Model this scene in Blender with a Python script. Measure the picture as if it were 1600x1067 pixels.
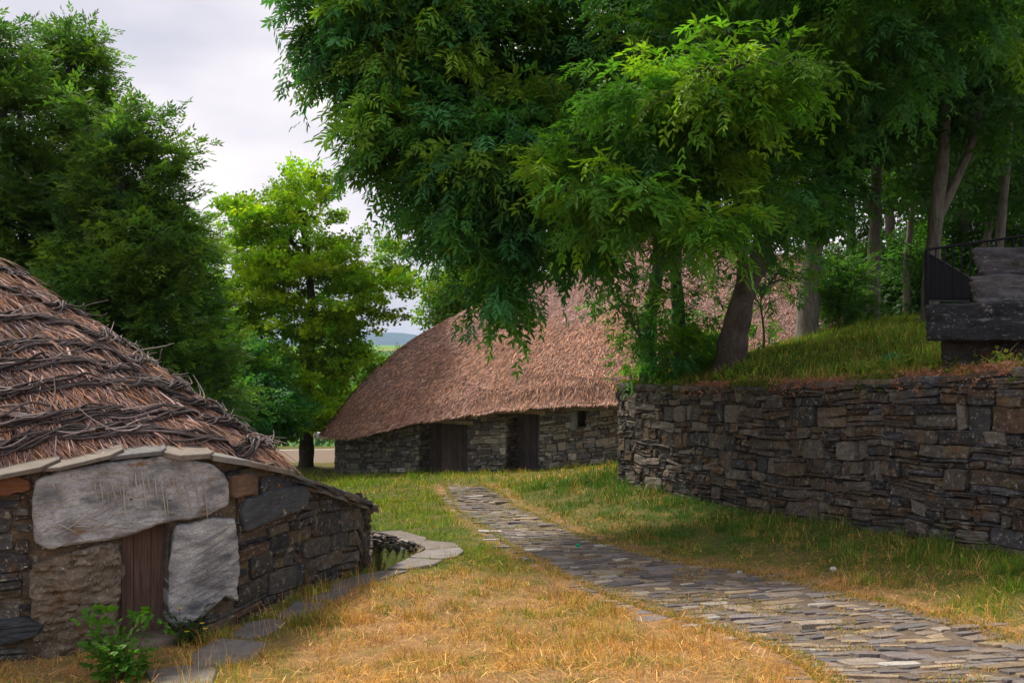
import bpy, math, random
import numpy as np
from mathutils import Vector
R=math.radians
# ------------------------------------------------------------------ camera, sky, sun
for o in list(bpy.data.objects): bpy.data.objects.remove(o)
scn=bpy.context.scene; COL=scn.collection
H=1.7; F=1555.6; UC=800.0; VC=533.5
cd=bpy.data.cameras.new('camera'); cd.lens=35; cd.sensor_width=36; cd.clip_start=0.1; cd.clip_end=30000
cam=bpy.data.objects.new('camera',cd); COL.objects.link(cam)
cam.location=(0,0,H); cam.rotation_euler=(R(90),0,0); scn.camera=cam
SUN_EL=R(54); SUN_AZ=R(316)      # azimuth clockwise from +Y (ahead and left of the camera)
w=bpy.data.worlds.new('World'); scn.world=w; w.use_nodes=True
nt=w.node_tree; nt.nodes.clear()
out=nt.nodes.new('ShaderNodeOutputWorld'); bg=nt.nodes.new('ShaderNodeBackground'); bg.inputs[1].default_value=0.1
sky=nt.nodes.new('ShaderNodeTexSky'); sky.sky_type='NISHITA'; sky.sun_disc=False
sky.sun_elevation=SUN_EL; sky.sun_rotation=SUN_AZ
tc=nt.nodes.new('ShaderNodeTexCoord'); mp=nt.nodes.new('ShaderNodeMapping'); mp.inputs['Scale'].default_value=(1.0,1.0,2.6)
nz=nt.nodes.new('ShaderNodeTexNoise'); nz.inputs['Scale'].default_value=2.3; nz.inputs['Detail'].default_value=5; nz.inputs['Roughness'].default_value=.5
cr=nt.nodes.new('ShaderNodeValToRGB'); cr.color_ramp.elements[0].position=.34; cr.color_ramp.elements[1].position=.62
cr.color_ramp.elements[0].color=(.46,.465,.55,1); cr.color_ramp.elements[1].color=(.82,.77,.785,1)
ml=nt.nodes.new('ShaderNodeVectorMath'); ml.operation='SCALE'; ml.inputs['Scale'].default_value=9.9
mx=nt.nodes.new('ShaderNodeMix'); mx.data_type='RGBA'; mx.inputs[0].default_value=.95
nt.links.new(tc.outputs['Generated'],mp.inputs[0]); nt.links.new(mp.outputs[0],nz.inputs[0]); nt.links.new(nz.outputs[0],cr.inputs[0])
nt.links.new(cr.outputs[0],ml.inputs[0]); nt.links.new(sky.outputs[0],mx.inputs[6]); nt.links.new(ml.outputs[0],mx.inputs[7])
nt.links.new(mx.outputs[2],bg.inputs[0]); nt.links.new(bg.outputs[0],out.inputs[0])
sl=bpy.data.lights.new('sun','SUN'); sl.energy=3.8; sl.angle=R(11); sl.color=(1,.90,.76)
so=bpy.data.objects.new('sun',sl); COL.objects.link(so)
sd=Vector((math.sin(SUN_AZ)*math.cos(SUN_EL),math.cos(SUN_AZ)*math.cos(SUN_EL),math.sin(SUN_EL)))
so.rotation_euler=sd.to_track_quat('Z','Y').to_euler(); so.location=(-30,-30,40)
scn.view_settings.view_transform='Standard'; scn.view_settings.look='None'; scn.view_settings.exposure=0.48; scn.view_settings.gamma=1
scn.render.engine='CYCLES'; scn.cycles.max_bounces=8; scn.cycles.transparent_max_bounces=4
scn.cycles.volume_bounces=0

# ------------------------------------------------------------------ helpers
rng=np.random.default_rng(7)
def P(u,v,Y): return np.array([(u-UC)/F*Y, Y, H-(v-VC)/F*Y])
def _h(ix,iy,iz):
    n=(ix*374761393+iy*668265263+iz*1274126177)&0xffffffff
    n=((n^(n>>13))*1274126177)&0xffffffff
    return ((n^(n>>16))&0xffff)/65535.0
def noise(x,y,z=0.0,s=1.0,oct=1):
    x=np.asarray(x,float)*s; y=np.asarray(y,float)*s; z=np.asarray(z,float)*s+np.zeros_like(x); r=0; a=1; t=0
    for o in range(oct):
        xi=np.floor(x).astype(np.int64); yi=np.floor(y).astype(np.int64); zi=np.floor(z).astype(np.int64)
        fx=x-xi; fy=y-yi; fz=z-zi; fx=fx*fx*(3-2*fx); fy=fy*fy*(3-2*fy); fz=fz*fz*(3-2*fz); v=0
        for dx in (0,1):
            for dy in (0,1):
                for dz in (0,1):
                    v=v+_h(xi+dx,yi+dy,zi+dz)*(fx if dx else 1-fx)*(fy if dy else 1-fy)*(fz if dz else 1-fz)
        r=r+a*(v*2-1); t+=a; a*=.5; x=x*2.03+17; y=y*2.03+31; z=z*2.03+7
    return r/t
def sstep(a,b,x):
    t=np.clip((np.asarray(x,float)-a)/(b-a),0,1); return t*t*(3-2*t)
def inpoly(x,y,poly):
    x=np.asarray(x,float); y=np.asarray(y,float); r=np.zeros(x.shape,bool); n=len(poly)
    for i in range(n):
        x0,y0=poly[i][:2]; x1,y1=poly[(i+1)%n][:2]
        c=((y0>y)!=(y1>y)); 
        with np.errstate(divide='ignore',invalid='ignore'): xx=(x1-x0)*(y-y0)/((y1-y0) if y1!=y0 else 1e-9)+x0
        r^=(c&(x<xx))
    return r
def dline(x,y,pts,closed=False):
    x=np.asarray(x,float); y=np.asarray(y,float); d=np.full(x.shape,1e9); n=len(pts)
    for i in range(n if closed else n-1):
        a=np.array(pts[i][:2],float); b=np.array(pts[(i+1)%n][:2],float); e=b-a; L=max(e@e,1e-12)
        t=np.clip(((x-a[0])*e[0]+(y-a[1])*e[1])/L,0,1)
        d=np.minimum(d,np.hypot(x-a[0]-t*e[0],y-a[1]-t*e[1]))
    return d
def catmull(pts,n=8,closed=False):
    p=np.array(pts,float); N=len(p); o=[]
    for i in range(N if closed else N-1):
        if closed: a,b,c,d=p[(i-1)%N],p[i],p[(i+1)%N],p[(i+2)%N]
        else: a,b,c,d=p[max(i-1,0)],p[i],p[i+1],p[min(i+2,N-1)]
        for k in range(n):
            t=k/n; o.append(.5*((2*b)+(c-a)*t+(2*a-5*b+4*c-d)*t*t+(-a+3*b-3*c+d)*t**3))
    if not closed: o.append(p[-1])
    return np.array(o)
def resample(p,n,closed=False):
    q=np.vstack([p,p[:1]]) if closed else p
    s=np.r_[0,np.cumsum(np.linalg.norm(np.diff(q[:,:2],axis=0),axis=1))]
    t=np.linspace(0,s[-1],n+(1 if closed else 0))
    r=np.stack([np.interp(t,s,q[:,k]) for k in range(q.shape[1])],1)
    return (r[:-1] if closed else r), s[-1]
class MB:
    def __init__(s): s.v=[]; s.f=[]; s.c=[]; s.n=0
    def add(s,v,f,c=(1,1,1)):
        v=np.asarray(v,float).reshape(-1,3); f=np.asarray(f,int)
        s.v.append(v); s.f.append(f+s.n); c=np.asarray(c,float)
        s.c.append(np.broadcast_to(c,(len(v),3)) if c.ndim==1 else c); s.n+=len(v)
    def grid(s,g,c=(1,1,1),wrap=False,flip=False):     # g (rows, cols, 3)
        a,b=g.shape[:2]; i=np.arange(a*b).reshape(a,b)
        if wrap: i=np.concatenate([i,i[:,:1]],1)
        q=np.stack([i[:-1,:-1],i[:-1,1:],i[1:,1:],i[1:,:-1]],-1).reshape(-1,4)
        if flip: q=q[:,::-1]
        c=np.asarray(c,float)
        s.add(g.reshape(-1,3),q,c.reshape(-1,3) if c.ndim==3 else c)
    def tube(s,pts,rad,n=6,c=(1,1,1),cap=False):
        p=np.asarray(pts,float); m=len(p); rad=np.broadcast_to(np.asarray(rad,float),(m,))
        t=np.gradient(p,axis=0); t/=np.linalg.norm(t,axis=1)[:,None]+1e-9
        ref=np.array([0,0,1.]) if abs(t[0,2])<.9 else np.array([1.,0,0])
        a=np.cross(t,ref); a/=np.linalg.norm(a,axis=1)[:,None]+1e-9; b=np.cross(t,a)
        th=np.linspace(0,2*np.pi,n,endpoint=False)
        g=p[:,None]+rad[:,None,None]*(np.cos(th)[None,:,None]*a[:,None]+np.sin(th)[None,:,None]*b[:,None])
        s.grid(g,c,wrap=True)
        if cap:
            for e in (0,-1): s.add(g[e],[list(range(n))],c)
    def box(s,lo,hi,c=(1,1,1),rz=0,org=None):
        x0,y0,z0=lo; x1,y1,z1=hi
        v=np.array([(x0,y0,z0),(x1,y0,z0),(x1,y1,z0),(x0,y1,z0),(x0,y0,z1),(x1,y0,z1),(x1,y1,z1),(x0,y1,z1)],float)
        if org is not None:
            ca,sa=math.cos(rz),math.sin(rz); x=v[:,0]*ca-v[:,1]*sa+org[0]; y=v[:,0]*sa+v[:,1]*ca+org[1]
            v=np.stack([x,y,v[:,2]+org[2]],1)
        s.add(v,[(0,3,2,1),(4,5,6,7),(0,1,5,4),(1,2,6,5),(2,3,7,6),(3,0,4,7)],c)
    def prism(s,poly,zt,zb,c=(1,1,1),bev=.01):      # poly (n,2) ccw, zt array or number
        p=np.asarray(poly,float); n=len(p)
        ar=sum(p[i,0]*p[(i+1)%n,1]-p[(i+1)%n,0]*p[i,1] for i in range(n))
        zt=np.broadcast_to(np.asarray(zt,float),(n,)); zb=np.broadcast_to(np.asarray(zb,float),(n,))
        if ar<0: p=p[::-1]; zt=zt[::-1]; zb=zb[::-1]
        cen=p.mean(0); d=p-cen; q=cen+d*(1-bev/(np.linalg.norm(d,axis=1)[:,None]+1e-6))
        g=np.stack([np.c_[p,zb],np.c_[p,zt-bev],np.c_[q,zt]]); s.grid(g,c,wrap=True)
        s.add(np.vstack([np.c_[q,zt],[[*cen,zt.mean()]]]),[(i,(i+1)%n,n) for i in range(n)],c)
    def build(s,name,mat,parent=None,smooth=True):
        me=bpy.data.meshes.new(name); V=np.concatenate(s.v); me.vertices.add(len(V)); me.vertices.foreach_set('co',V.ravel())
        loops=np.concatenate([f.ravel() for f in s.f]); tot=np.concatenate([np.full(len(f),f.shape[1]) for f in s.f])
        st=np.r_[0,np.cumsum(tot)[:-1]]
        me.loops.add(len(loops)); me.loops.foreach_set('vertex_index',loops.astype(np.int32))
        me.polygons.add(len(tot)); me.polygons.foreach_set('loop_start',st.astype(np.int32)); me.polygons.foreach_set('loop_total',tot.astype(np.int32))
        me.polygons.foreach_set('use_smooth',np.full(len(tot),smooth))
        me.update(calc_edges=True)
        ca=me.color_attributes.new('Col','FLOAT_COLOR','POINT'); cc=np.ones((len(V),4)); cc[:,:3]=np.concatenate(s.c)
        ca.data.foreach_set('color',cc.ravel()); me.materials.append(mat)
        o=bpy.data.objects.new(name,me); COL.objects.link(o)
        if parent: o.parent=parent; o.matrix_parent_inverse=MI(parent)
        return o
from mathutils import Matrix
def MI(p): return Matrix.Translation(p.location).inverted()
def tag(o,label,cat,group=None,kind=None):
    if label: o['label']=label
    if cat: o['category']=cat
    if group: o['group']=group
    if kind: o['kind']=kind
    return o
def thing(name,label,cat,loc=(0,0,0),group=None):
    o=bpy.data.objects.new(name,None); COL.objects.link(o); o.location=[float(a) for a in loc]; o.empty_display_size=.2
    return tag(o,label,cat,group)

# ------------------------------------------------------------------ materials
def mat(name,rough=.85,spec=.3,trans=0,bumps=(),var=None,tint=None,spots=(),metal=0):
    """vertex colour 'Col' times noise variation, noise bumps (scale,strength,dist,stretch)"""
    m=bpy.data.materials.new(name); m.use_nodes=True; n=m.node_tree; N=n.nodes; L=n.links; N.clear()
    o=N.new('ShaderNodeOutputMaterial'); b=N.new('ShaderNodeBsdfPrincipled'); b.inputs['Roughness'].default_value=rough
    b.inputs['Specular IOR Level'].default_value=spec; b.inputs['Metallic'].default_value=metal
    at=N.new('ShaderNodeAttribute'); at.attribute_name='Col'; c=at.outputs['Color']
    g=N.new('ShaderNodeTexCoord').outputs['Object']
    def nz(scale,detail=5,stretch=(1,1,1),rough=.6):
        mpn=N.new('ShaderNodeMapping'); mpn.inputs['Scale'].default_value=stretch; L.new(g,mpn.inputs[0])
        t=N.new('ShaderNodeTexNoise'); t.inputs['Scale'].default_value=scale; t.inputs['Detail'].default_value=detail+3; t.inputs['Roughness'].default_value=rough
        L.new(mpn.outputs[0],t.inputs[0]); return t.outputs[0]
    for (scale,lo,hi,st) in (var or ()):
        mr=N.new('ShaderNodeMapRange'); mr.inputs[1].default_value=.3; mr.inputs[2].default_value=.7; mr.inputs[3].default_value=lo; mr.inputs[4].default_value=hi
        L.new(nz(scale,6,st),mr.inputs[0]); v=N.new('ShaderNodeVectorMath'); v.operation='SCALE'; L.new(c,v.inputs[0]); L.new(mr.outputs[0],v.inputs['Scale']); c=v.outputs[0]
    for (scale,thr,wid,col,st) in spots:
        mr=N.new('ShaderNodeMapRange'); mr.inputs[1].default_value=thr; mr.inputs[2].default_value=thr+wid
        L.new(nz(scale,4,st),mr.inputs[0]); x=N.new('ShaderNodeMix'); x.data_type='RGBA'; L.new(mr.outputs[0],x.inputs[0]); L.new(c,x.inputs[6]); x.inputs[7].default_value=(*col,1); c=x.outputs[2]
    L.new(c,b.inputs['Base Color'])
    nrm=None
    for (scale,strg,dist,st) in bumps:
        bp=N.new('ShaderNodeBump'); bp.inputs['Strength'].default_value=strg; bp.inputs['Distance'].default_value=dist; L.new(nz(scale,6,st),bp.inputs['Height'])
        if nrm: L.new(nrm,bp.inputs['Normal'])
        nrm=bp.outputs[0]
    if nrm: L.new(nrm,b.inputs['Normal'])
    if trans>0:
        t=N.new('ShaderNodeBsdfTranslucent'); v=N.new('ShaderNodeMix'); v.data_type='RGBA'; v.blend_type='MULTIPLY'; v.inputs[0].default_value=1
        L.new(c,v.inputs[6]); v.inputs[7].default_value=(1.3,1.5,.5,1); L.new(v.outputs[2],t.inputs[0])
        ms=N.new('ShaderNodeMixShader'); ms.inputs[0].default_value=trans; L.new(b.outputs[0],ms.inputs[1]); L.new(t.outputs[0],ms.inputs[2]); L.new(ms.outputs[0],o.inputs[0])
    else: L.new(b.outputs[0],o.inputs[0])
    return m
I3=(1,1,1)
M={}
M['stone']=mat('rubble_stone',.86,.25,bumps=((6,.6,.03,(1,1,2.5)),(45,.5,.008,(1,1,2)),),var=((9,.6,1.4,(1,1,2)),(70,.7,1.3,I3)),
   spots=((11,.57,.10,(.21,.19,.155),I3),(32,.62,.06,(.40,.40,.37),I3),(4,.57,.14,(.13,.068,.028),I3),(6,.64,.08,(.16,.13,.03),I3)))
M['slate']=mat('slate_slab',.7,.35,bumps=((5,.5,.02,(1,1,3)),(60,.4,.004,I3)),var=((6,.7,1.3,I3),(50,.8,1.2,I3)),spots=((9,.64,.06,(.28,.24,.17),I3),))
M['path']=mat('path_stone',.75,.35,bumps=((14,.7,.03,(1,2,1)),(50,.8,.008,I3)),var=((5,.7,1.3,(1,2,1)),(45,.6,1.4,I3)),spots=((8,.66,.08,(.30,.22,.12),I3),))
M['ground']=mat('soil_and_turf',.95,.1,bumps=((18,.8,.03,I3),(90,.8,.01,I3)),var=((8,.75,1.25,I3),(60,.6,1.4,I3)))
M['thatch']=mat('straw_thatch',.9,.15,bumps=((9,.9,.06,(1,1,.6)),(40,.9,.03,(1,1,.35))),var=((3,.85,1.15,I3),(28,.6,1.45,(1,1,.4))))
M['straw']=mat('straw_strand',.85,.15,trans=0)
M['rope']=mat('branch_bark',.85,.2,bumps=((60,.6,.006,I3),),var=((25,.6,1.4,I3),))
M['wood']=mat('old_plank_wood',.85,.2,bumps=((14,.7,.01,(6,6,.4)),),var=((10,.55,1.4,(7,7,.35)),(3,.8,1.2,I3)))
M['bark']=mat('bark',.95,.1,bumps=((10,.9,.05,(2,2,.35)),(40,.6,.01,(1,1,.5))),var=((9,.6,1.35,(2,2,.4)),(2.5,.75,1.25,I3)),spots=((7,.62,.06,(.17,.18,.13),I3),))
M['leaf']=mat('leaf',.55,.16,trans=.40)
M['grass']=mat('grass_blade',.8,.1,trans=.25)
M['white']=mat('pale_chiselled_stone',.8,.3,bumps=((5,.8,.04,I3),(26,.8,.012,(1,1,2)),(90,.6,.004,I3)),var=((4,.45,1.4,(1,1,1.6)),(40,.7,1.3,(1,1,2))),spots=((5,.60,.12,(.20,.12,.06),(1,1,1.8)),(3,.52,.14,(.12,.13,.15),(1,1,2.5)),(6,.62,.12,(.40,.38,.34),(1.2,1.2,1))))
M['score']=mat('chisel_mark',.9,.1)
M['metal']=mat('painted_metal',.7,.15)
M['zinc']=mat('galvanised_steel',.45,.5,metal=.6,var=((3,.9,1.1,I3),))
M['road']=mat('asphalt',.9,.2,bumps=((90,.3,.005,I3),),var=((4,.9,1.1,I3),))
M['hill']=mat('far_hill',1,0,var=((.012,.7,1.3,I3),(.06,.8,1.2,I3)))
M['concrete']=mat('weathered_block',.9,.2,bumps=((4,.7,.04,(1,1,2)),(40,.5,.008,I3)),var=((5,.6,1.4,(1,1,2.5)),(35,.8,1.2,I3)),spots=((9,.56,.12,(.13,.13,.14),(1,1,2)),(30,.64,.05,(.3,.3,.3),I3),(3,.64,.08,(.14,.06,.02),I3)))

# ------------------------------------------------------------------ terrain
def tps(ctrl,lam=.02):
    c=np.array(ctrl,float); n=len(c); d=np.hypot(c[:,None,0]-c[None,:,0],c[:,None,1]-c[None,:,1])
    K=np.where(d>0,d*d*np.log(d+1e-12),0)+lam*np.eye(n)*5; Q=np.c_[np.ones(n),c[:,:2]]
    A=np.block([[K,Q],[Q.T,np.zeros((3,3))]]); s=np.linalg.solve(A,np.r_[c[:,2],0,0,0])
    def f(x,y):
        x=np.asarray(x,float); y=np.asarray(y,float); r=s[n]+s[n+1]*x+s[n+2]*y
        for i in range(n):
            q=np.hypot(x-c[i,0],y-c[i,1]); r=r+s[i]*np.where(q>0,q*q*np.log(q+1e-12),0)
        return r
    return f
low=[P(700,1067,6.2),P(1250,1067,6.0),P(1600,1067,5.8),P(500,1067,7.2),P(330,1067,7.8),P(350,985,9.45),P(450,935,10.3),P(520,908,11.3),P(580,890,12.5),
 P(700,880,12.3),P(735,765,25),P(740,800,19.5),P(820,850,14.6),P(950,900,11.7),P(1080,950,9.6),P(1180,1000,8),
 P(522,742,35),P(740,738,31.3),P(840,735,30.2),P(970,724,28.8),P(600,742,33),P(478,728,37),
 P(970,752,20.6),P(1050,772,18.2),P(1200,803,15.3),P(1350,828,13.2),P(1500,853,11.6),P(1600,868,10.9),P(900,745,24),
 P(600,760,26),P(600,800,19),
 (0,0,0),(-4,0,-.2),(6,2,.1),(-5,5,-.8),(7,8,-.3),(-5,8,-1.0),(-9,8,-1.1),(-9,16,-1.6),(-8,25,-2.4),(-12,33,-3.1),(-4,15.5,-1.5),
 (-8,41,-3.25),(-14,41,-3.3),(0,44,-3.3),(10,44,-3.1),(8,28,-1.6),(14,36,-2.2),(-20,41,-3.3),(-25,20,-2.6),(-20,0,-1),(-8,48,-3.3),(-20,48,-3.35),(5,48,-3.3)]
TP=[(8.6,-3),(7.2,5),(6.3,8.5),(5.6,10.9),(5.22,11.6),(4.67,13.2),(3.93,15.3),(2.92,18.2),(2.3,20.2),(2.28,20.9),(2.8,21.8),(4.2,23.2),(7,25),(11,26),(14.5,28),(16.5,33),(17,48),(70,70),(70,-3)]
up=[P(970,606,20.6),P(1050,609,18.2),P(1200,607,15.3),P(1350,598,13.2),P(1500,590,11.6),P(1600,581,10.9),P(1150,562,19.3),P(1265,525,24),P(1370,513,26),P(1430,513,20),
 P(1300,562,17),P(1210,585,17),P(1010,602,19.8),P(1100,590,19),(6.2,12.5,1.38),(7.5,13,1.5),(7.6,5,1.5),(12,12,1.9),(12,22,2.3),(20,20,2.6),(20,35,2.9),(30,50,3.2),(8.5,25,2.05),(14,27,2.3),(5,23,1.1),(60,60,5),(60,0,3.5),(10,0,1.8)]
fl=tps(low); fu=tps(up,.01)
HOLE=None
def farz(y): return np.interp(y,[46,52,80,150,300,500,900,2000,6000,12000],[-3.35,-4.2,-9,-20,-23,-13,-5.5,-11,-20,-60])
def gz(x,y):
    x=np.asarray(x,float); y=np.asarray(y,float)
    xc=np.clip(x,-26,30); yc=np.clip(y,-4,50)
    z=fl(xc,yc)+.03*noise(x,y,0,.9,3)+.012*noise(x,y,3,3.5,2)
    wf=sstep(46,54,y)
    fz=farz(y)+noise(x,y,1,.012,3)*sstep(60,400,y)*7-sstep(-30,-300,x)*0
    z=z*(1-wf)+fz*wf
    d=dline(x,y,TP,True); ins=inpoly(x,y,TP)
    wu=np.where(ins,sstep(.12,.42,d),0)
    u=fu(np.clip(x,0,70),np.clip(y,-3,70))+.035*noise(x,y,5,1.3,3)
    u=np.minimum(u,6)
    z=z*(1-wu)+u*wu
    if HOLE is not None:
        q=np.where(inpoly(x,y,HOLE),sstep(0,.10,dline(x,y,HOLE,True)),0); z=z-.42*q
    return z
def ray(u,v,lo=3,hi=80):
    Y=np.arange(lo,hi,.04); X=(u-UC)/F*Y; Z=H-(v-VC)/F*Y; g=gz(X,Y); k=np.argmax(g>=Z)
    return np.array([X[k],Y[k],g[k]])
HL=np.array([ray(*q)[:2] for q in ((582,849),(630,853),(661,861),(637,873),(602,891),(576,892))])
PL=[(690,757),(695,765),(715,800),(775,840),(840,880),(930,925),(1010,955),(1100,980),(1190,1012),(1250,1045),(1290,1085),(1330,1150),(1380,1350)]
PR=[(755,757),(775,765),(800,785),(870,818),(960,852),(1060,876),(1180,893),(1300,922),(1450,958),(1600,998),(1750,1040),(1950,1120),(2500,1350)]
PL=catmull([ray(*q,lo=1.5)[:2] for q in PL],6); PR=catmull([ray(*q,lo=1.5)[:2] for q in PR],6)
PATH=np.vstack([PL,PR[::-1]])
HOLE=HL
def axis(segs):
    a=[segs[0][0]]
    for lo,hi,st in segs: a+=list(np.linspace(lo,hi,max(2,int(round((hi-lo)/st))+1))[1:])
    return np.array(a)
gx=axis([(-6000,-1000,500),(-1000,-100,60),(-100,-24,6),(-24,-7,.6),(-7,-3,.2),(-3,-.6,.07),(-.6,8,.14),(8,26,.6),(26,100,6),(100,1000,60),(1000,6000,500)])
gy=axis([(-300,-10,30),(-10,3,.8),(3,11.5,.15),(11.5,14,.07),(14,27,.16),(27,54,.5),(54,150,5),(150,1000,25),(1000,3000,200),(3000,9000,1000)])
GX,GY=np.meshgrid(gx,gy); GZ=gz(GX,GY)
def lin(p,q,t): return np.array(p)*(1-t[...,None])+np.array(q)*t[...,None]
def dryness(x,y):
    """1 = straw-dry turf, 0 = green turf"""
    n=noise(x,y,2,.8,3)*.5+noise(x,y,9,3.6,2)*.7
    side=np.interp(y,[5,9,12,25],[1.4,1.9,.9,-1.4])     # path centre x
    left=sstep(13.5,10.2,y)*.86*sstep(-2.6,-1.5,x+0*y)
    left=np.maximum(left,sstep(11,8.5,y)*.75)
    right=sstep(15.5,9.5,y)*.62*sstep(3.9,1.2,x-side)
    mid=.16+.2*sstep(20,28,y)*sstep(-3,-1,x)
    b=np.where(x<side,left,right)
    ter=inpoly(x,y,TP); dt=dline(x,y,TP[:11])
    b=np.where(ter,.95*sstep(1.3,.5,dt)*sstep(20,15,y)+.05,np.maximum(b,mid))
    edge=sstep(.45,.05,dline(x,y,PATH,True))*.5*(~ter)
    return np.clip(b+edge+n*.75*(~ter)+n*.3*ter,0,1)
def soilcol(x,y):
    d=dryness(x,y)
    c=lin((.08,.10,.025),(.30,.18,.085),d)
    bare=sstep(.2,.5,noise(x,y,12,.7,3))*d*sstep(14,10,y)
    c=c*(1-bare[...,None])+np.array((.38,.235,.145))*bare[...,None]
    p=sstep(-.02,.12,np.where(inpoly(x,y,PATH),dline(x,y,PATH,True),-1))[...,None]
    return c*(1-p)+np.array((.155,.12,.09))*p
gc=soilcol(GX,GY)
ro=sstep(52,70,GY)[...,None]; fn=noise(GX,GY,4,.01,2)[...,None]
fcol=np.where(fn>.05,np.array((.13,.25,.035)),np.array((.06,.15,.03)))
fcol=np.where((fn>-.12)&(fn<-.02),np.array((.34,.24,.09)),fcol)
gc=gc*(1-ro)+fcol*ro
b=MB(); b.grid(np.stack([GX,GY,GZ],-1),gc); g=b.build('ground',M['ground']); tag(g,None,None,None,'structure')

def gzf(x,y):           # height read off the ground sheet itself
    x=np.asarray(x,float); y=np.asarray(y,float)
    i=np.clip(np.searchsorted(gx,x)-1,0,len(gx)-2); j=np.clip(np.searchsorted(gy,y)-1,0,len(gy)-2)
    a=np.clip((x-gx[i])/(gx[i+1]-gx[i]),0,1); c=np.clip((y-gy[j])/(gy[j+1]-gy[j]),0,1)
    return (GZ[j,i]*(1-a)+GZ[j,i+1]*a)*(1-c)+(GZ[j+1,i]*(1-a)+GZ[j+1,i+1]*a)*c
gz0=gz; gz=gzf
# far mountains
b=MB(); X=np.linspace(-3500,3500,160)
def ridge(Y0,base,prof,name,col):
    b=MB(); rows=[]
    for t in np.linspace(0,1,14):
        y=Y0+1400*(t-.5)*1.0; hgt=np.sin(np.pi*t)**.8
        z=base+(prof(X)-base)*hgt*(1+.0*t)+noise(X,np.full_like(X,y),0,.004,3)*18*hgt
        rows.append(np.stack([X,np.full_like(X,y),z],1))
    b.grid(np.array(rows),col); tag(b.build(name,M['hill']),None,None,None,'structure')
ridge(6200,-140,lambda x:30+22*np.exp(-((x+780)/330)**2)-14*np.exp(-((x+300)/300)**2)+noise(x,x*0,0,.003,2)*12,'mountains',(.06,.11,.13))
ridge(3000,-120,lambda x:-18+noise(x,x*0,3,.003,3)*14,'hills',(.07,.13,.045))

# ------------------------------------------------------------------ path
b=MB(); r=np.random.default_rng(3)
x0,y0=PATH.min(0); x1,y1=PATH.max(0)
ang=.24; ca,sa=math.cos(ang),math.sin(ang)
cen=np.array([0,12.0]); q=-16.0
def rowcurve(s,q):       # local (along row, across) -> world
    return cen[0]+s*ca-q*sa, cen[1]+s*sa+q*ca+.12*math.sin(s*1.3+q*.7)+.05*math.sin(s*4+q*3)
pal=.92*np.array([1.06,1.0,.93])*np.array([(.15,.14,.135),(.17,.155,.145),(.20,.17,.15),(.10,.10,.108),(.24,.215,.19),(.27,.22,.155),(.15,.14,.15),(.19,.175,.18)])
Cs=[]
while q<16.5:
    hq=float(np.clip(r.lognormal(math.log(.105),.42),.05,.25)); s=-6.0+r.random()*.3
    while s<10:
        ls=float(np.clip(r.lognormal(math.log(.12+hq*1.5),.45),.08,min(.75,hq*5.5))); cx,cy=rowcurve(s+ls/2,q+hq/2)
        if y0-.2<cy<y1+.2: Cs.append((s,q,ls,hq,cx,cy))
        s+=ls+.004
    q+=hq+.004
Ca=np.array(Cs); k=(inpoly(Ca[:,4],Ca[:,5],PATH)|(dline(Ca[:,4],Ca[:,5],PATH,True)<.06*r.random(len(Ca))))&(np.abs(Ca[:,4])<9)
Ca=Ca[k]; Zc=gz(Ca[:,4],Ca[:,5]); Sl=(gz(Ca[:,4],Ca[:,5]+.3)-gz(Ca[:,4],Ca[:,5]-.3))/.6
for (s,q,ls,hq,cx,cy),z,sl in zip(Ca,Zc,Sl):
    n=9; th=np.sort((np.arange(n)+r.uniform(-.25,.25,n))/n*2*np.pi); e=2/6.
    a=np.sign(np.cos(th))*np.abs(np.cos(th))**e*(ls/2-.001)*(1+r.uniform(-.16,.06,n)); c2=np.sign(np.sin(th))*np.abs(np.sin(th))**e*(hq/2-.001)*(1+r.uniform(-.28,.16,n))
    tw=r.normal(0,.05); w2=np.array([rowcurve(s+ls/2+a[i]*math.cos(tw)-c2[i]*math.sin(tw),q+hq/2+c2[i]*math.cos(tw)+a[i]*math.sin(tw)) for i in range(n)])
    tl=r.normal(0,.022,2); up_=r.uniform(.0,.012)
    zt=z+up_+(w2[:,0]-cx)*tl[0]+(w2[:,1]-cy)*(sl+tl[1]*.8); col=pal[r.integers(len(pal))]*r.uniform(.75,1.35)
    if r.random()<.03: col=np.array((.42,.40,.37))*r.uniform(.8,1.1)
    b.prism(w2,zt,z-.08,col,bev=.005)
tag(b.build('path',M['path'],smooth=False),None,None,None,'structure')

# ------------------------------------------------------------------ rubble masonry
def cells(L,Ht,r,band=(.13,.34),long=(.25,.8),thin=.6):
    t=0
    while t<Ht:
        hb=r.uniform(*band); s=-r.random()*.3
        while s<L:
            lb=r.uniform(*long)*(hb/.25)**.4
            if r.random()<thin:
                k=r.integers(2,5) if hb>.2 else 2
                cuts=np.r_[0,np.sort(r.uniform(.15,.85,k-1)),1]
                for i in range(k):
                    m=1 if r.random()<.35 else r.integers(2,4); cs=np.r_[0,np.sort(r.uniform(.2,.8,m-1)),1]
                    for j in range(m):
                        if (cuts[i+1]-cuts[i])*hb>.018: yield s+lb*cs[j],s+lb*cs[j+1],t+hb*cuts[i],t+hb*cuts[i+1]
            else:
                m=1 if hb<.24 or r.random()<.5 else 2; cs=np.r_[0,np.sort(r.uniform(.3,.7,m-1)),1]
                for j in range(m): yield s+lb*cs[j],s+lb*cs[j+1],t,t+hb
            s+=lb
        t+=hb
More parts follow.
